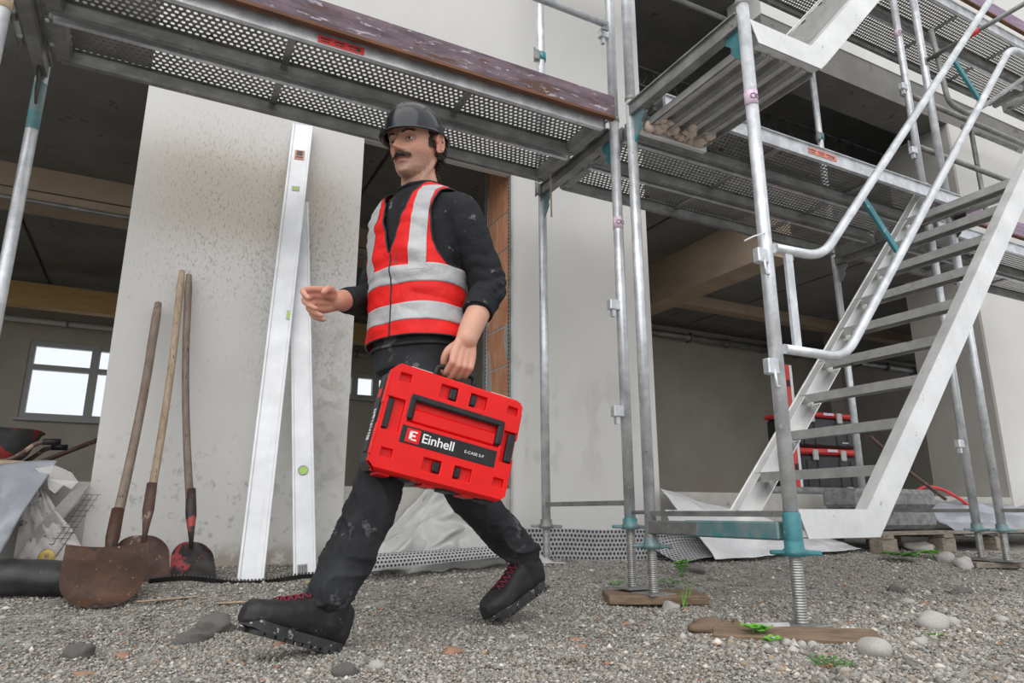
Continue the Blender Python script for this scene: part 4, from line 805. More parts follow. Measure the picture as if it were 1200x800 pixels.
def headpt(th, z):
    xf, xb, w_ = np.interp(z, hzv, hxf), np.interp(z, hzv, hxb), np.interp(z, hzv, hw); c, s_ = math.cos(th), math.sin(th)
    e = .92 if c > 0 else .95; x = (xf if c > 0 else -xb)*math.copysign(abs(c)**e, c); y = w_*math.copysign(abs(s_)**.9, s_)
    if c > 0:
        ay = abs(y); fr = max(0, c)**.5; z_keep = z; z = z+FZ
        x += fr*(.0285*G(z, .095, .010)*G(y, 0, .0115) + .021*G(z, .108, .012)*G(y, 0, .0085) + .014*G(z, .124, .013)*G(y, 0, .008) + .006*G(z, .138, .01)*G(y, 0, .010))   # nose
        x += fr*(.012*G(z, .091, .0065)*G(ay, .0135, .006))                                             # wings
        x -= fr*(.013*G(z, .127, .011)*G(ay, .031, .016)); x += fr*(.006*G(z, .146, .007)*G(ay, .026, .022))   # sockets, brow
        x += fr*(.005*G(z, .103, .016)*G(ay, .046, .014)); x -= fr*.003*G(z, .07, .02)*G(ay, .05, .014)            # cheekbone
        x += fr*(.0065*G(z, .0715, .0045)*G(y, 0, .022) + .0075*G(z, .0600, .0055)*G(y, 0, .019)); x -= fr*.0060*G(z, .0660, .0022)*G(y, 0, .026)   # lips
        x -= fr*(.006*G(z, .046, .007)*G(y, 0, .022)); x += fr*.008*G(z, .024, .014)*G(y, 0, .022)                 # chin
        x += fr*.004*G(z, .082, .006)*G(y, 0, .012); z = z_keep
    return (x, y, z)
bm0 = MB()
nzh = 150; zz_ = [-.004+.24*(i/nzh) for i in range(nzh+1)]
bm0.grid(lambda u, v: Hw(*headpt(u*2*math.pi, zz_[round(v*nzh)])), 200, nzh, closeu=True)
for ring in (0, nzh):                                                     # close both ends
    b0 = len(bm0.v)-200*(nzh+1)+ring*200; bm0.f.append(tuple(b0+i for i in range(200))); bm0.sm.append(True)
for s_ in (-1, 1):                                                        # ears
    c = V(-.008, s_*.074, .110); pts = []
    for k_ in range(15):
        a = math.radians(-110+k_*19.5); pts.append(Hw(c.x-.004+.0155*math.cos(a+1.57+.35), c.y+s_*(.012+.006*math.sin(k_/14*3.14)), c.z+.028*math.sin(a+1.57+.35)))
    chain(bm0, pts, [.0048]*15, 8, 2)
    chain(bm0, [Hw(c.x-.002, c.y+s_*.007, c.z+.014), Hw(c.x-.004, c.y+s_*.009, c.z), Hw(c.x+.001, c.y+s_*.008, c.z-.024)], [.0175, .0165, .011], 12, 3, flat=(Lh, .5))
neck0 = V(.725, 2.080, 1.36)
chain(bm0, [neck0, V(.722, 2.086, 1.44), Hw(-.012, 0, .03), Hw(-.018, 0, .09)], [.066, .062, .058, .055], 24, 5)
for s_ in (-1, 1): chain(bm0, [Hw(-.02, s_*.055, .07), V(.70, 2.07, 1.40)+Lt*s_*.02+Ft*.035], [.014, .016], 10, 5)      # neck cords
# torso and legs below the clothes
ZB = zfine(40, .80, 1.45); bm0.grid(lambda u, v: tor(u*2*math.pi, ZB[round(v*40)], -.022), 48, 40, closeu=True)
b0 = len(bm0.v)-48*41
for ring in (0, 40): bm0.f.append(tuple(b0+ring*48+i for i in range(48))); bm0.sm.append(True)
chain(bm0, [HPL+V(-.0, .0, .03), HPL.lerp(KNL, .5), KNL, KNL.lerp(ANL, .4), ANL], [.078, .068, .05, .05, .026], 20, 5)
chain(bm0, [HPR+V(0, 0, .03), HPR.lerp(KNR, .5), KNR, KNR.lerp(ANR, .4), ANR], [.078, .068, .05, .05, .026], 20, 5)
# arms
chain(bm0, [SHL-Lt*.03, SHL.lerp(ELL, .5), ELL, ELL.lerp(WRL, .35)+V(.004, -.0, 0), ELL.lerp(WRL, .75), WRL], [.050, .046, .036, .040, .037, .033], 20, 6)
chain(bm0, [SHR+Lt*.03, SHR.lerp(ELR, .5), ELR, ELR.lerp(WRR, .35), ELR.lerp(WRR, .75), WRR], [.050, .046, .040, .044, .037, .032], 20, 6)
# hands
def hand(mb, wr, d, pn, ac, curls, thumb, sc=1.0, spread=.0):
    """d wrist->knuckles, pn palm side, ac towards the thumb; curls per finger = three bend angles"""
    d, pn, ac = d.normalized(), pn.normalized(), ac.normalized(); L_ = .092*sc
    for i, o_ in enumerate((.030, .010, -.010, -.029)):
        kn = wr+d*(L_-abs(i-1.0)*.004*sc)+ac*o_*sc - pn*.002
        chain(mb, [wr+d*.005+ac*o_*.55*sc, wr+d*L_*.5+ac*o_*.9*sc, kn], [.0175*sc, .0155*sc, .0118*sc], 12, 4, flat=(pn, .85))
        p = kn.copy(); dd = d.copy(); lens = ((.045, .027, .022), (.049, .031, .023), (.045, .029, .022), (.036, .022, .020))[i]; pts = [p.copy()]; ang = 0
        dd0 = (d+ac*spread*(1.2-i)).normalized()
        for ln, cu in zip(lens, curls[i]):
            ang += cu; v_ = dd0*math.cos(ang)+pn*math.sin(ang); p = p+v_*ln*sc; pts.append(p.copy())
        chain(mb, pts, [.0112*sc, .0098*sc, .0088*sc, .0072*sc], 12, 5)
    chain(mb, [wr+d*.012*sc+ac*.012*sc+pn*.004, wr+d*.045*sc+ac*.026*sc+pn*.012*sc], [.018*sc, .017*sc], 12, 4)      # ball of thumb
    chain(mb, [wr+d*.014*sc+ac*.016*sc]+[wr+(d*a+ac*b+pn*c)*sc for a, b, c in thumb], [.015*sc, .0135*sc, .0112*sc, .0088*sc], 12, 5)
dL = V(-.02, -.0, -1) + V(-.09, -.04, 0)
hand(bm0, WRL, V(-.26, -.16, -1), V(-.06, 1, -.12), V(-.975, -.04, .24), [(1.0, 1.35, 1.1)]*4, [(.045, .040, .024), (.074, .040, .042), (.090, .026, .054)], 1.0)
hand(bm0, WRR, V(-.84, -.42, -.20), V(.36, -.62, -.60), V(-.15, -.45, .88), [(.35, .75, .5), (.55, .95, .6), (.75, .95, .6), (.9, .9, .6)], [(.035, .040, .018), (.058, .050, .034), (.078, .046, .046)], 1.04, .05)
body = fuse(bm0, .003, 'body', SKIN, man, 2)
me = body.data; c_ = co(me)
rel = (c_-np.array(HO))/HS; hx, hy, hz_ = rel@np.array(Fh), rel@np.array(Lh), rel@np.array(Uh)
base = np.tile(np.array([.60, .355, .265]), (len(c_), 1)); n_ = np.array([noise.noise(Vector(p)*28) for p in c_]); n2 = np.array([noise.noise(Vector(p)*150) for p in c_])
base *= (1+.07*n_)[:, None]
def mixc(mask, col_): 
    global base
    base = base*(1-mask[:, None])+np.array(col_)*mask[:, None]
g1 = lambda v, c, s_: np.exp(-((v-c)/s_)**2)
hzr = hz_.copy(); hz_ = hz_+FZ; face = (hx > .0).astype(float); onhead = (hz_ > -.06) & (np.abs(hy) < .11) & (hz_ < .3)
mixc(.45*g1(hz_, .100, .022)*g1(np.abs(hy), .045, .022)*face*onhead, (.66, .28, .20)); mixc(.4*g1(hz_, .094, .012)*g1(hy, 0, .015)*face*onhead, (.64, .28, .20))
st_ = np.clip(1.15-np.clip((hz_-.078)/.018, 0, 1)*1.15, 0, 1)*np.clip((hz_+.022)/.02, 0, 1)*np.clip((hx+.004)/.02, 0, 1)*onhead
mixc(np.clip(st_*(.50+.25*n2), 0, .75), (.20, .14, .11))
mixc(.75*g1(hz_, .066, .0085)*g1(hy, 0, .021)*face*onhead*(hx > .07), (.55, .22, .18))
mixc(.5*g1(np.abs(hy), .088, .012)*g1(hz_, .118, .03)*onhead*(hx < .03), (.66, .24, .18))
mixc(.5*g1(hz_, .128, .009)*g1(np.abs(hy), .031, .016)*face*onhead, (.34, .17, .13))
hz_ = hzr; dh = np.linalg.norm(c_-np.array(WRR), axis=1); mixc(.35*(dh < .20)*(c_[:, 0] < .50), (.66, .30, .24)); dh = np.linalg.norm(c_-np.array(WRL+V(-.02, 0, -.09)), axis=1); mixc(.4*np.clip(1-dh/.09, 0, 1), (.66, .28, .22))
hairmask = ((hx < -.02+.0*hz_) & (hz_ > .055) | (hz_ > .165)) & onhead & (np.abs(hy) < .083); mixc(hairmask*.95, (.03, .02, .017))
side = 0*(np.abs(hy) > .05) & (np.abs(hx-.012) < .014) & (hz_ > .105) & onhead & (np.abs(hy) < .079); mixc(side*.85, (.05, .035, .03))
base *= np.array([1.02, .94, .90]); at = me.color_attributes.new('col', 'FLOAT_COLOR', 'POINT'); at.data.foreach_set('color', np.concatenate([np.clip(base, 0, 1), np.ones((len(base), 1))], 1).ravel())
# eyes, brows, moustache, hair
for s_ in (-1, 1):
    ec = V(.0655, s_*.031, .1255-FZ)
    m = MB(); m.lathe([(.0001, .0122)]+[(.0122*math.sin(a), .0122*math.cos(a)) for a in np.arange(.15, 3.1, .2)]+[(.0001, -.0122)], (0, 0, 0), 20, Matrix((Lh, Uh, Fh)).transposed()); m.v = [tuple(Hw(*ec)+Vector(p)*HS) for p in m.v]; e_ = m.build('eye', EYEW, man)
    m = MB(); m.lathe([(.0001, .0127), (.003, .0124), (.0054, .0112)], (0, 0, 0), 16, Matrix((Lh, Uh, (Fh+Lh*.08).normalized())).transposed()); m.v = [tuple(Hw(*ec)+Vector(p)*HS) for p in m.v]; m.build('iris', IRIS, e_)
    for (dz, r_, mt_, nm) in ((.0050, .0032, SKIN, 'eyelid'), (-.0072, .0026, SKIN, 'eyelid'), (.0030, .0011, HAIR, 'lashes')):
        m = MB(); pts = [Hw(ec.x+.0115*math.cos(a*.95)-.0005+(.0012 if mt_ is HAIR else 0), ec.y+.0155*math.sin(a), ec.z+dz*math.cos(a*1.15)-.0005) for a in np.linspace(-1.25, 1.25, 11)]; chain(m, pts, [r_*(.6+.4*math.cos(a)) for a in np.linspace(-1.25, 1.25, 11)], 8, 2)
        o = m.build(nm, mt_, man)
        if mt_ is SKIN:
            at = o.data.color_attributes.new('col', 'FLOAT_COLOR', 'POINT'); at.data.foreach_set('color', [.46, .26, .20, 1]*len(o.data.vertices))
def hairs(n_, fn, parent, name, mt_=HAIR):
    m = MB()
    for i in range(n_): p, r_ = fn(i); m.tube(p, r_, 4)
    return m.build(name, mt_, parent)
def surf(y, z): th = math.asin(max(-1, min(1, (abs(y)/np.interp(z, hzv, hw))**(1/.9))))*(1 if y >= 0 else -1); return V(*headpt(th, z))
def brow(i):
    s_ = 1 if i % 2 else -1; t = random.random(); y = s_*(.012+.034*t); z = .1425-FZ+.006*math.sin(t*2.4)+random.uniform(-.0025, .0025); p = surf(y, z); q = surf(y+s_*.007, z+.001)
    return [Hw(*(p+V(.001, 0, 0))), Hw(*(p.lerp(q, .5)+V(.0028, 0, .001))), Hw(*(q+V(.001, 0, 0)))], [.0008, .0007, .0002]
hairs(150, brow, man, 'eyebrows')
def mous(i):
    y = random.gauss(0, .016); y = max(-.031, min(.031, y)); z = .0825-FZ-.16*abs(y)+random.uniform(-.004, .004); p = surf(y, max(.055, z)); q = V(p.x+.003, y*1.22, z-.011); 
    return [Hw(*(p+V(-.001, 0, 0))), Hw(*(p+V(.0045, 0, -.003)).lerp(q+V(.003, 0, 0), .4)), Hw(*(q+V(.002, 0, 0)))], [.0009, .0009, .0003]
hairs(620, mous, man, 'moustache', mat('moustache_brown', (.055, .034, .024), (.10, .065, .045), .6, 0, 60, bump=0))
hm = MB(); ZH = zfine(30, .04, .19)
hm.grid(lambda u, v: Hw(*(lambda p: (p[0]*1.05-.002, p[1]*1.04, p[2]))(headpt(math.radians(104+152*u), ZH[round(v*30)]))), 60, 30); 
hr_o = hm.build('hair', HAIR, man)
def curl(i):
    th = math.radians(random.uniform(97, 263)); z = random.uniform(.020 if 125 < math.degrees(th) < 235 else .075, .165); 
    p = V(*headpt(th, max(z, .045))); p.z = z; n_ = V(math.cos(th), math.sin(th), 0); a0 = random.random()*6; r_ = random.uniform(.004, .008); out = []
    for k_ in range(9): a = a0+k_*.85; out.append(Hw(*(p+n_*(.004+.0014*k_+r_*math.cos(a))+V(-n_.y, n_.x, 0)*r_*math.sin(a)*.8+V(0, 0, -.0032*k_))))
    return out, [.0017]*8+[.0007]
hairs(420, curl, hr_o, 'curls')
def sideb(i):
    s_ = 1 if i % 2 else -1; x = random.uniform(.0, .024); z = random.uniform(.10, .155); th = math.acos(min(1, x/.084)); p = V(*headpt(th, z)); p.y = abs(p.y)*s_
    return [Hw(p.x, p.y, p.z), Hw(p.x-.001, p.y*1.03, p.z-.006), Hw(p.x-.003, p.y*1.012, p.z-.012)], [.0012, .001, .0004]
hairs(200, sideb, hr_o, 'sideburn_hairs')
# --- helmet
def dome(off):
    def fn(u, v):
        th = u*2*math.pi; c, s_ = math.cos(th), math.sin(th); fr = max(0, c)**2.2
        if v < .8:
            k_ = v/.8; ph = k_*math.pi/2; r_ = math.sin(ph)**.92; zz = math.cos(ph)**.86; br = 0; dz = 0
        else: k_ = (v-.8)/.2; r_ = 1; zz = 0; br = k_; dz = -k_
        ax, ay, hh = .112-off, .0895-off, .112-off
        ridge_ = .0035*max(0, 1-abs(s_)*6)*math.sin(min(1, v/.8)*math.pi) + .002*max(0, 1-abs(abs(s_)-.32)*14)*math.sin(min(1, v/.8)*math.pi)
        x = (ax*r_+ridge_*0)*c + br*(.008+.030*fr)*c; y = ay*r_*s_ + br*(.010+.002*fr)*s_
        z = .143+hh*zz+ridge_ + dz*(.007+.006*fr*(1-abs(s_))) - .010*(-c if c < 0 else 0)*(1-zz) - (.004*fr*(1-zz))
        return Hw(x-.004, y, z)
    return fn
m = MB(); m.grid(dome(0), 96, 60, closeu=True); h_ = m.build('helmet', HELM, man); h_['label'] = 'glossy black safety helmet with a short peak'; sd = h_.modifiers.new('s', 'SOLIDIFY'); sd.thickness = .003; sd.offset = -1
m = MB(); m.grid(lambda u, v: Hw(*((lambda c, s_: (.097*c-.004, .078*s_, (.143+.03*v)))(math.cos(u*2*math.pi), math.sin(u*2*math.pi)))), 60, 3, closeu=True); o = m.build('headband', mat('beige_headband', (.34, .29, .23), None, .7, bump=0), h_); sd = o.modifiers.new('s', 'SOLIDIFY'); sd.thickness = .002
m = MB(); m.tube([dome(0)(u/96, 1.0) for u in range(97)], .0032, 6); m.build('rim', HELM, h_)
m = MB(); 
for (v_, hgt) in ((.44, .010), (.50, .008), (.56, .007)):
    p = Vector(dome(0)(.022, v_)); q = Vector(dome(0)(.022, v_-.03)); m.bar(p+Fh*.002, q+Fh*.002, .008 if hgt > .007 else .016, .003)
if 0: m.build('worn_sticker', mat('worn_sticker', (.42, .42, .44), (.20, .06, .05), .6, 0, 90, bump=0), h_)

# --- clothes
def disp(o, fn): me_ = o.data; a = co(me_); nn = nor(me_); d = np.array([fn(Vector(p)) for p in a]); setco(me_, a+nn*d[:, None])
def seg_t(p, a, b): ab = b-a; t = max(0, min(1, (p-a).dot(ab)/ab.length_squared)); return t, (p-(a+ab*t)).length
sw = MB(); ZS = zfine(60, .875, 1.452)
sw.grid(lambda u, v: tor(u*2*math.pi, ZS[round(v*60)], 0), 72, 60, closeu=True); b0 = len(sw.v)-72*61
for ring in (0, 60): sw.f.append(tuple(b0+ring*72+i for i in range(72))); sw.sm.append(True)
CFL = ELL.lerp(WRL, .42); CFR = ELR.lerp(WRR, .74)
chain(sw, [SHL-Lt*.045+V(0, 0, -.0), SHL+Lt*.0+V(.0, 0, -.02), SHL.lerp(ELL, .55), ELL, CFL], [.070, .070, .062, .060, .047], 24, 6)
chain(sw, [SHR+Lt*.045, SHR+V(0, 0, -.02), SHR.lerp(ELR, .55), ELR, CFR], [.070, .068, .060, .060, .043], 24, 6)
swo = fuse(sw, .006, 'sweatshirt', SWEAT, man, 5)
def swf(p):
    d = .0015*noise.noise(p*22)+.002*noise.noise(p*9)
    for (A, B, C_) in ((SHL, ELL, CFL), (SHR, ELR, CFR)):
        t, r_ = seg_t(p, A, B)
        if r_ < .09 and t > .2: k_ = (t-.2)/.8; q = (p-A).dot((B-A).normalized()); d += .0065*k_*(abs(math.sin(q*72+3.2*noise.noise(p*11)))-.4)
        t2, r2 = seg_t(p, B, C_)
        if r2 < .075 and t2 > 0: q = (p-B).dot((C_-B).normalized()); d += .0055*(1-t2*.4)*(abs(math.sin(q*90+3*noise.noise(p*13)))-.4)
    return d
disp(swo, swf)
for nm, A, B, r_ in (('cuff', ELL.lerp(WRL, .36), ELL.lerp(WRL, .52), .051), ('cuff', ELR.lerp(WRR, .66), ELR.lerp(WRR, .78), .042)):
    m = MB(); ax = (B-A).normalized(); e1 = ax.orthogonal().normalized(); e2 = ax.cross(e1)
    m.grid(lambda u, v: A.lerp(B, min(1, v*1.25))+(e1*math.cos(u*6.2832)+e2*math.sin(u*6.2832))*(r_*(1.02-.09*v)*(1+.012*math.cos(u*6.2832*40))-(.008 if v > .9 else 0)), 160, 10, closeu=True); o = m.build(nm, SWEAT, swo); sd = o.modifiers.new('s', 'SOLIDIFY'); sd.thickness = .004
m = MB(); cp = [tor(a, 1.447, .004)+V(0, 0, .012*math.cos(a-3.14)+.002) for a in np.linspace(0, 2*math.pi, 49)]; m.tube(cp, .0065, 10); m.build('collar', SWEAT, swo)
# vest
TH_N, ZN = 320, 150; z0v, z1v = .885, 1.436
def vfold(p): return .005*noise.noise(p*6)+.013*(abs(noise.noise(Vector((p.x*7+p.z*6, p.y*7+p.z*3, p.z*15))))-.2)+.005*noise.noise(Vector((p.x*16, p.y*16, p.z*26)))
def vpt(th, z, off=0):
    flare = .006+.010*max(0, (1.05-z)/.18); p = tor(th, z, .010+flare*.8+off); return p+(p-tc_(z)).normalized()*vfold(p)
def vmask(th, z):
    a = np.interp(z, zs, TA); s_ = math.copysign(abs(math.sin(th))**.86, math.sin(th)); l = a*s_; front = math.cos(th) > 0
    if front and z > 1.165 and abs(l) < .004+(z-1.165)*.26: return False
    if not front and z > 1.415: return False
    lim = np.interp(z, [1.09, 1.12, 1.16, 1.22, 1.30, 1.36, 1.40], [.30, .158, .143, .133, .130, .137, .142])
    if abs(l) > lim and 1.09 < z: return False
    return True
vb = bmesh.new(); vv = {}
for j in range(ZN+1):
    z = z0v+(z1v-z0v)*j/ZN
    for i in range(TH_N): th = 2*math.pi*i/TH_N; zz = z + (.010*math.cos(th-.3)-.004)*(1-j/ZN)**3; vv[i, j] = vb.verts.new(vpt(th, max(.865, zz)))
for j in range(ZN):
    for i in range(TH_N):
        if vmask(2*math.pi*(i+.5)/TH_N, z0v+(z1v-z0v)*(j+.5)/ZN): vb.faces.new((vv[i, j], vv[(i+1) % TH_N, j], vv[(i+1) % TH_N, j+1], vv[i, j+1]))
for v in [v for v in vb.verts if not v.link_faces]: vb.verts.remove(v)
bmesh.ops.recalc_face_normals(vb, faces=vb.faces[:])
be = [e for e in vb.edges if len(e.link_faces) == 1]; nb_ = {}
for e in be:
    for a, b in (e.verts, reversed(e.verts)): nb_.setdefault(a, []).append(b)
for it in range(14):
    new = {v: (v.co*.4+sum((q.co for q in n_), Vector())/len(n_)*.6) for v, n_ in nb_.items() if len(n_) == 2}
    for v, c in new.items(): v.co = c
loops = []; seen = set()
for v0 in nb_:
    if v0 in seen: continue
    lp = [v0]; seen.add(v0); cur = v0
    while True:
        nx_ = [q for q in nb_[cur] if q not in seen]
        if not nx_: break
        cur = nx_[0]; seen.add(cur); lp.append(cur)
    if len(lp) > 20: loops.append([v.co.copy() for v in lp]+[v0.co.copy()])
vm = bpy.data.meshes.new('vest'); vb.to_mesh(vm); vb.free(); vm.polygons.foreach_set('use_smooth', [True]*len(vm.polygons)); vm.materials.append(VEST); vo = link('vest', vm, man); vo['label'] = 'red high-visibility vest with grey reflective bands and black piping'
sd = vo.modifiers.new('s', 'SOLIDIFY'); sd.thickness = .002; sd.offset = 0
for lp in loops: m = MB(); m.tube(lp[::2]+[lp[-1]], .0032, 6); m.build('piping', BLACKP, vo)
def band(z0, z1, lean):
    m = MB(); m.grid(lambda u, v: vpt(u*2*math.pi, z0+(z1-z0)*v+lean*math.cos(u*6.2832-.3), .0022), 220, 10, closeu=True); o = m.build('reflective_band', REFL, vo); sd = o.modifiers.new('s', 'SOLIDIFY'); sd.thickness = .0012
band(1.056, 1.114, .006); band(.930, .988, .008)
for s_ in (-1, 1):
    def vb_(u, v):
        l = .066+.050*u + .012*math.sin(v*3.14); tot = 2*(1.412-1.10); q = v*tot; frontside = q < tot/2; z = 1.10+(q if frontside else tot-q); a = np.interp(z, zs, TA)
        sn = min(.999, (l/a)**(1/.86)); th = math.asin(sn); th = th if frontside else math.pi-th; return vpt(s_*th, z, .0030)
    m = MB(); m.grid(vb_, 8, 90); o = m.build('reflective_band', REFL, vo)
m = MB(); m.tube([vpt(.02, z, .002) for z in zfine(30, .886, 1.165)], .0026, 6); m.build('front_seam', BLACKP, vo)
# trousers
tr = MB()
ZT = zfine(24, .80, .95); tr.grid(lambda u, v: tor(u*2*math.pi, ZT[round(v*24)], .002 if v < .8 else -.004), 60, 24, closeu=True); b0 = len(tr.v)-60*25
for ring in (0, 24): tr.f.append(tuple(b0+ring*60+i for i in range(60))); tr.sm.append(True)
bl = V(-.0, 0, 0)
chain(tr, [HPL+V(0, .01, .02), HPL.lerp(KNL, .33), HPL.lerp(KNL, .7), KNL, KNL.lerp(ANL, .45)+V(.010, .004, 0), ANL+V(.006, 0, .040)], [.092, .088, .077, .071, .069, .062], 28, 6)
chain(tr, [HPR+V(0, -.01, .02), HPR.lerp(KNR, .33), HPR.lerp(KNR, .7), KNR, KNR.lerp(ANR, .45)+V(.0, .0, .0), ANR+V(-.02, 0, .035)], [.094, .090, .078, .070, .066, .058], 28, 6)
tro = fuse(tr, .006, 'trousers', TROU, man, 4)
def rg(p, k_, sd_): return (1-2.2*abs(noise.noise(Vector((p.x*k_+p.z*k_*.6, p.y*k_-p.z*k_*.4, p.z*k_*1.15+sd_)))))**3-.25
def trf(p):
    d = .003*noise.noise(p*8)+.0015*noise.noise(p*25)
    for (A, B, C_) in ((HPL, KNL, ANL), (HPR, KNR, ANR)):
        t, r_ = seg_t(p, A, B); t2, r2 = seg_t(p, B, C_)
        if min(r_, r2) > .11: continue
        if r_ < r2: q = (p-A).dot((B-A).normalized()); d += .007*(t+.2)*rg(p, 9, 3)
        else: q = (p-B).dot((C_-B).normalized()); d += (.004+.010*t2)*rg(p, 11, 7)+.002*rg(p, 24, 1)
    return d
disp(tro, trf)
for (A, B, nm) in ((HPL, KNL, 'left'), (HPR, KNR, 'right')):
    pass
m = MB(); m.tube([tor(a, .868, .006) for a in np.linspace(0, 2*math.pi, 60)], .006, 8); m.build('hem_seam', TROU, tro)
# boots
def boot(hl, tdir, pitch, label):
    F_ = Vector(tdir); F_.z = 0; F_.normalize(); Lf = hz.cross(F_); cp_, sp = math.cos(pitch), math.sin(pitch); X_ = F_*cp_+hz*sp; Z_ = hz*cp_-F_*sp
    def B(x, y, z): return Vector(hl)+X_*x+Lf*y+Z_*z
    t = MB()
    xs_ = [.0, .02, .06, .11, .16, .205, .245, .28, .298]; wd = [.028, .035, .038, .037, .043, .049, .047, .036, .018]; ht = [.105, .115, .120, .118, .092, .074, .066, .058, .042]
    def up_(u, v):
        x = v*.298; w_ = np.interp(x, xs_, wd); h_ = np.interp(x, xs_, ht); th = u*2*math.pi; y = w_*math.copysign(abs(math.sin(th))**.8, math.sin(th)); z = h_/2-.0+(h_/2)*math.copysign(abs(math.cos(th))**.75, math.cos(th)); return B(x, y, .018+z)
    t.grid(up_, 32, 40, closeu=True); b0 = len(t.v)-32*41
    for ring in (0, 40): t.f.append(tuple(b0+ring*32+i for i in range(32))); t.sm.append(True)
    chain(t, [B(.062, 0, .07), B(.066, 0, .12), B(.062, 0, .175)], [.044, .046, .050], 20, 5)
    for i in range(0): pass
    up = fuse(t, .004, 'boot', BOOT, man, 3); up['label'] = label
    disp(up, lambda p: .0015*noise.noise(p*30)+.001*noise.noise(p*70))
    so = MB(); 
    def outline(k_, grow=0):
        out = []
        for i in range(k_):
            a = i/k_*2*math.pi; x = .147-.148*math.cos(a); w_ = np.interp(min(x, .298), xs_, [.034, .040, .041, .038, .044, .052, .051, .042, .018]); y = w_*math.copysign(abs(math.sin(a))**.45, math.sin(a)); out.append((x*1.0, y))
        return out
    ol = outline(48); so.prism([B(x, y*1.02, .010+(.006 if x > .26 else 0)) for x, y in ol], Z_*.022); s_o = so.build('sole', SOLE, up)
    lug = MB()
    for i in range(10):
        x = .012+i*.0275; w_ = np.interp(x, xs_, [.034, .040, .041, .038, .044, .052, .051, .042, .018])
        for sgn in (-1, 1): lug.box(tuple(B(x, sgn*w_*.62, .006)), (.020, w_*.72, .010), Matrix((X_, Lf, Z_)).transposed())
    lug.build('tread_lugs', SOLE, up)['kind'] = 'stuff'
    toe = MB(); toe.grid(lambda u, v: (lambda x, th: B(x, (np.interp(x, xs_, wd)+.003)*math.cos(th)*1.0, .030+(np.interp(x, xs_, ht)+.0)*.93*abs(math.sin(th))**.7))(.235+.066*v, math.pi*u), 20, 10); 
    lc = MB()
    for i in range(6):
        x0, zt = .112+i*.019, .018+np.interp(.112+i*.019, xs_, ht)+.003; x1 = x0+.016; z1 = .018+np.interp(x1, xs_, ht)+.003
        lc.tube([B(x0, -.022, zt-.004), B((x0+x1)/2, 0, (zt+z1)/2+.004), B(x1, .022, z1-.004)], .0019, 6); lc.tube([B(x0, .022, zt-.004), B((x0+x1)/2, 0, (zt+z1)/2+.006), B(x1, -.022, z1-.004)], .0019, 6)
    lc.tube([B(.10, 0, .148), B(.112, .02, .155), B(.12, .03, .14), B(.108, .01, .142)], .0028, 6); lc.tube([B(.10, 0, .148), B(.114, -.02, .152), B(.12, -.03, .135)], .0028, 6)
    lc.build('laces', LACE, up); return up
boot((.478, 1.925, -.006), (-.945, -.33, 0), math.radians(19), 'front boot landing on its heel'); boot((1.292, 2.262, .098), (-.945, -.33, 0), math.radians(-19), 'rear boot pushing off its toe')

# ---------------------------------------------------------------- the red case in his hand
Wx = V(.976, -.03, -.218).normalized(); Wy = V(.03, 1, 0); Wy = (Wy-Wx*Wy.dot(Wx)).normalized(); Wz = Wx.cross(Wy)
case = thing('tool_case', 'bright red hard-shell tool case with black handle carried in the left hand', 'case', (0, 0, 0))
case.matrix_world = Matrix.Translation((.722, 1.832, .574)) @ Matrix((Wx, Wy, Wz)).transposed().to_4x4()
CW, CH, CT = .405, .300, .135
def rbox(x0, x1, y0, y1, z0, z1, bev=.0): return MB().box(((x0+x1)/2, (y0+y1)/2, (z0+z1)/2), (x1-x0, y1-y0, z1-z0), bev=bev)
# front shell with pockets: frame of blocks around recesses
def chamfer(bm_, c_):
    for sx2 in (-1, 1):
        for sz2 in (-1, 1):
            r_ = bmesh.ops.bisect_plane(bm_, geom=bm_.verts[:]+bm_.edges[:]+bm_.faces[:], dist=1e-6, plane_co=(sx2*(CW/2-c_/2), 0, sz2*(CH/2-c_/2)), plane_no=(sx2, 0, sz2), clear_outer=True)
            bmesh.ops.holes_fill(bm_, edges=[e for e in bm_.edges if len(e.link_faces) == 1 and all(abs((v.co.x-sx2*(CW/2-c_/2))*sx2+(v.co.z-sz2*(CH/2-c_/2))*sz2) < 1e-5 for v in e.verts)], sides=0)
yf = -.0675; HX, HZ = CW/2, CH/2
holes = [(-HX*.88, -HX*.72, HZ*.66, HZ*.82), (HX*.76, HX*.92, HZ*.66, HZ*.82), (-HX*.88, -HX*.72, -HZ*.74, -HZ*.58), (HX*.76, HX*.92, -HZ*.74, -HZ*.58),
         (-.058, -.006, HZ*.58, HZ*.84), (.034, .086, HZ*.58, HZ*.84), (-.058, -.006, -HZ*.80, -HZ*.56), (.034, .086, -HZ*.80, -HZ*.56), (-HX*.985, -HX*.72, -.040, .050), (HX*.78, HX*.985, -.040, .050), (-.130, .150, -.004, .072)]
xs_ = sorted({-HX+.008, HX-.008} | {h[0] for h in holes} | {h[1] for h in holes}); zs_ = sorted({-HZ+.008, HZ-.008} | {h[2] for h in holes} | {h[3] for h in holes})
fm = MB(); ymid = yf+.016
def inside(xm, zm): 
    for h in holes:
        if h[0] < xm < h[1] and h[2] < zm < h[3]: return True
    return False
nx_, nz_ = len(xs_)-1, len(zs_)-1; occ = {(i, j): inside((xs_[i]+xs_[i+1])/2, (zs_[j]+zs_[j+1])/2) for i in range(nx_) for j in range(nz_)}
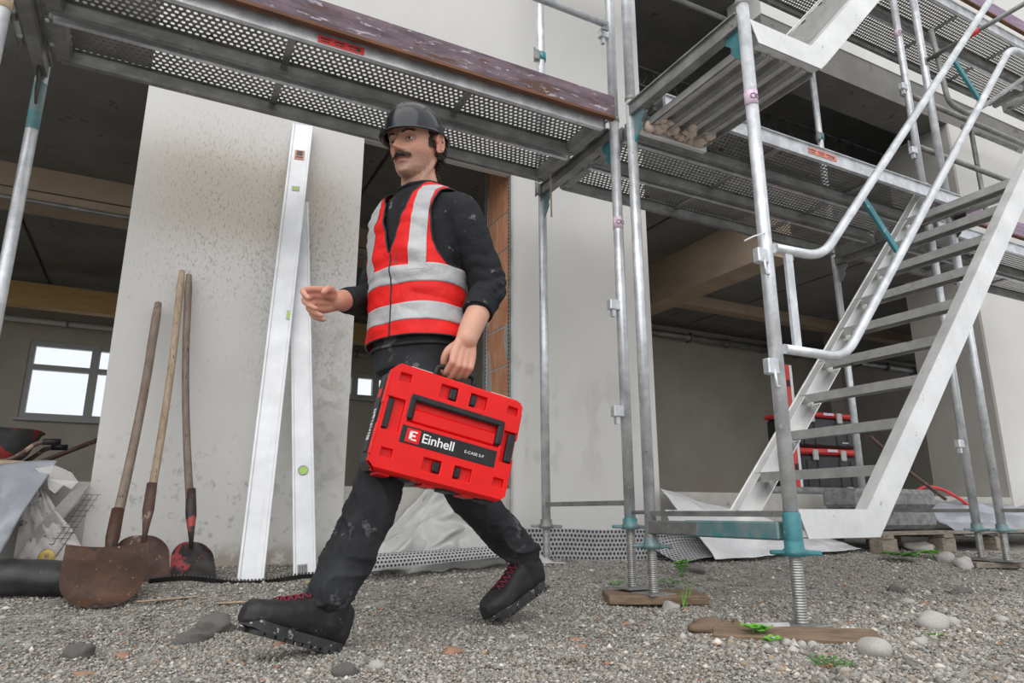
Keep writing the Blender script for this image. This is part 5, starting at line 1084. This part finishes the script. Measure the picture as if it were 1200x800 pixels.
for (i, j), o_ in occ.items():
    x0, x1, z0, z1 = xs_[i], xs_[i+1], zs_[j], zs_[j+1]; y_ = ymid if o_ else yf; fm.add([(x0, y_, z0), (x1, y_, z0), (x1, y_, z1), (x0, y_, z1)], [(0, 1, 2, 3)])
    for (di, dj, e) in ((1, 0, ((x1, z0), (x1, z1))), (0, 1, ((x0, z1), (x1, z1)))):
        if (i+di, j+dj) in occ and occ[i+di, j+dj] != o_: (a, b), (c, d) = e; fm.add([(a, yf, b), (c, yf, d), (c, ymid, d), (a, ymid, b)], [(0, 1, 2, 3)])
a_, b_ = HX-.008, HZ-.008                                   # bevelled edge and side walls back to the parting line
for (x0, z0, x1, z1) in ((-a_, -b_, a_, -b_), (a_, -b_, a_, b_), (a_, b_, -a_, b_), (-a_, b_, -a_, -b_)):
    X0_, Z0_, X1_, Z1_ = [math.copysign(q, p) for p, q in ((x0, HX), (z0, HZ), (x1, HX), (z1, HZ))]
    fm.add([(x0, yf, z0), (x1, yf, z1), (X1_, yf+.012, Z1_), (X0_, yf+.012, Z0_)], [(0, 1, 2, 3)]); fm.add([(X0_, yf+.012, Z0_), (X1_, yf+.012, Z1_), (X1_, -.034, Z1_), (X0_, -.034, Z0_)], [(0, 1, 2, 3)])
fm.add([(-HX, -.034, -HZ), (HX, -.034, -HZ), (HX, -.034, HZ), (-HX, -.034, HZ)], [(0, 1, 2, 3)])
o = fm.build('front_shell', REDP, case)
bmm = bmesh.new(); bmm.from_mesh(o.data); bmesh.ops.remove_doubles(bmm, verts=bmm.verts[:], dist=1e-5); chamfer(bmm, .022); bmesh.ops.recalc_face_normals(bmm, faces=bmm.faces[:]); bmm.to_mesh(o.data); bmm.free()
bv = o.modifiers.new('b', 'BEVEL'); bv.width = .0022; bv.segments = 2; bv.limit_method = 'ANGLE'; bv.angle_limit = .5
shell = o
o = rbox(-HX+.003, HX-.003, -.034, .0675, -HZ+.003, HZ-.003, .004).build('back_shell', BLACKP, case); bmm = bmesh.new(); bmm.from_mesh(o.data); chamfer(bmm, .026); bmm.to_mesh(o.data); bmm.free()
rbox(-HX+.018, HX-.018, -.034, -.026, -HZ-.001, HZ+.001, .002).build('parting_rim', REDP, case)
for s_ in (-1, 1):                                          # raised pads on the red rim
    for zz in (-.07, .07): rbox(s_*HX-.006 if s_ > 0 else -HX-.003, s_*HX+.003 if s_ > 0 else -HX+.006, yf+.008, -.036, zz-.040, zz+.045, .002).build('edge_rib', REDP, case)
for x in (-.15, -.09, -.02, .04, .10, .16): rbox(x-.018, x+.018, -.045, .03, -HZ-.006, -HZ+.002, .002).build('foot_rib', REDP if x in (-.15, -.02, .10) else BLACKP, case)
# moulded bridge bar, black handle-shaped bar, connectors
rbox(-.118, .138, yf+.005, yf+.016, -.001, .038, .005).build('bridge', REDP, case)
hbm = MB(); hbm.box((.010, yf+.004, .066), (.290, .016, .020), bev=.005); hbm.box((-.126, yf+.004, .036), (.020, .016, .066), bev=.005); hbm.box((.146, yf+.004, .036), (.020, .016, .066), bev=.005); hbm.build('fold_handle', BLACKP, case)
for (x0, x1, z0, z1) in holes[4:8]:
    o = rbox(x1-.022, x1-.002, yf+.001, yf+.015, z0+.004, z1-.004, .003) if x0 < 0 else rbox(x0+.002, x0+.020, yf+.001, yf+.015, z0+.004, z1-.004, .003); o.build('connector', BLACKP, case)
rbox(-HX*.97, -HX*.87, yf+.0005, yf+.015, -.036, .046, .003).build('side_grip', BLACKP, case); rbox(HX*.86, HX*.975, yf+.0005, yf+.015, -.036, .046, .003).build('side_grip', BLACKP, case)
lb = rbox(-.138, .148, yf-.0015, yf+.004, -.062, -.014, .0015).build('name_plate', BLACKP, case)
PW = mat('print_white', (.80, .80, .80), None, .5, bump=0)
lg_ = rbox(-.123, -.083, yf-.0022, yf-.001, -.057, -.019, .0006).build('logo_square', REDP, lb)
def text(body_, size, loc, mt_, parent, rot=(math.pi/2, 0, 0), bold=.0, sx_=1, name='lettering'):
    cu = bpy.data.curves.new('t', 'FONT'); cu.body = body_; cu.size = size; cu.extrude = .0004; cu.offset = bold; cu.align_y = 'CENTER'; cu.space_character = .98
    ob = bpy.data.objects.new('t', cu); COL.objects.link(ob); dg = bpy.context.evaluated_depsgraph_get(); me_ = bpy.data.meshes.new_from_object(ob.evaluated_get(dg)); bpy.data.objects.remove(ob)
    me_.materials.clear(); me_.materials.append(mt_); o_ = link(name, me_, parent); o_.location = loc; o_.rotation_euler = rot; o_.scale = (sx_, 1, 1); return o_
mk = MB()                                                     # blocky white mark of the logo
for (x0, x1, z0, z1) in ((-.114, -.092, -.029, -.025), (-.114, -.106, -.050, -.025), (-.114, -.092, -.050, -.046), (-.106, -.096, -.040, -.035)): mk.box(((x0+x1)/2, yf-.0026, (z0+z1)/2), (x1-x0, .0008, z1-z0))
mk.build('logo_mark', PW, lb)
text('Einhell', .036, (-.078, yf-.0018, -.0375), PW, lb, bold=.0004, sx_=1.05)
text('E-CASE S-F', .011, (.050, yf-.0018, -.040), PW, lb, sx_=1.2)
sd_ = rbox(-HX-.001, -HX+.005, -.012, .035, -.10, .11, .001).build('side_plate', BLACKP, case)
text('Einhell', .036, (-HX-.0012, .012, -.070), PW, sd_, rot=(math.pi/2, -math.pi/2, -math.pi/2), bold=.0004)
rbox(-HX-.0016, -HX-.0005, -.004, .028, .055, .080, .0004).build('logo_square', REDP, sd_)
for x in (-.115, .135):
    rbox(x-.034, x+.034, -.042, .030, HZ-.012, HZ+.006, .003).build('latch', GREYF, case)
rbox(-.005, .030, -.055, -.03, HZ-.004, HZ+.0015, .001).build('lock_eye', BLACKP, case)
chm = MB(); chm.tube(bend([(-.062, .012, HZ-.006), (-.060, .010, HZ+.046), (.062, .010, HZ+.046), (.064, .012, HZ-.006)], .018, 6), .0085, 12); chm.build('carry_handle', BLACKP, case)
# parts of the man were built in world space: hang them from his Empty without moving them
bpy.context.view_layer.update()
for o in list(man.children): o.location = o.location - inv
# ---------------------------------------------------------------- groups for the things that repeat
PL = {'scaffold frame': 'tubular frames carrying the scaffold', 'screw jack': 'screw jacks under the scaffold posts', 'shovel': 'shovels leaning on the left pier', 'stone': 'loose stones on the ground', 'brick chip': 'brick chips on the gravel', 'plant': 'weeds in the gravel', 'grass': 'grass tufts by the board', 'board': 'wooden boards and strips', 'rail': 'scaffold guard rails and tubes', 'level': 'levels and straightedges', 'plastic sheet': 'plastic sheets along the wall', 'membrane': 'membranes along the wall foot', 'coupler': 'couplers on the scaffold posts', 'stair': 'aluminium stair flights', 'handrail': 'stair handrails', 'pipe': 'pipes', 'pole': 'thin wooden poles', 'toolbox': 'stacked black toolboxes with red lids'}
for c_, g_ in PL.items():
    os_ = [o for o in S.objects if o.parent is None and o.get('category') == c_]
    if len(os_) > 1:
        for o in os_: o['group'] = o.get('group', g_)
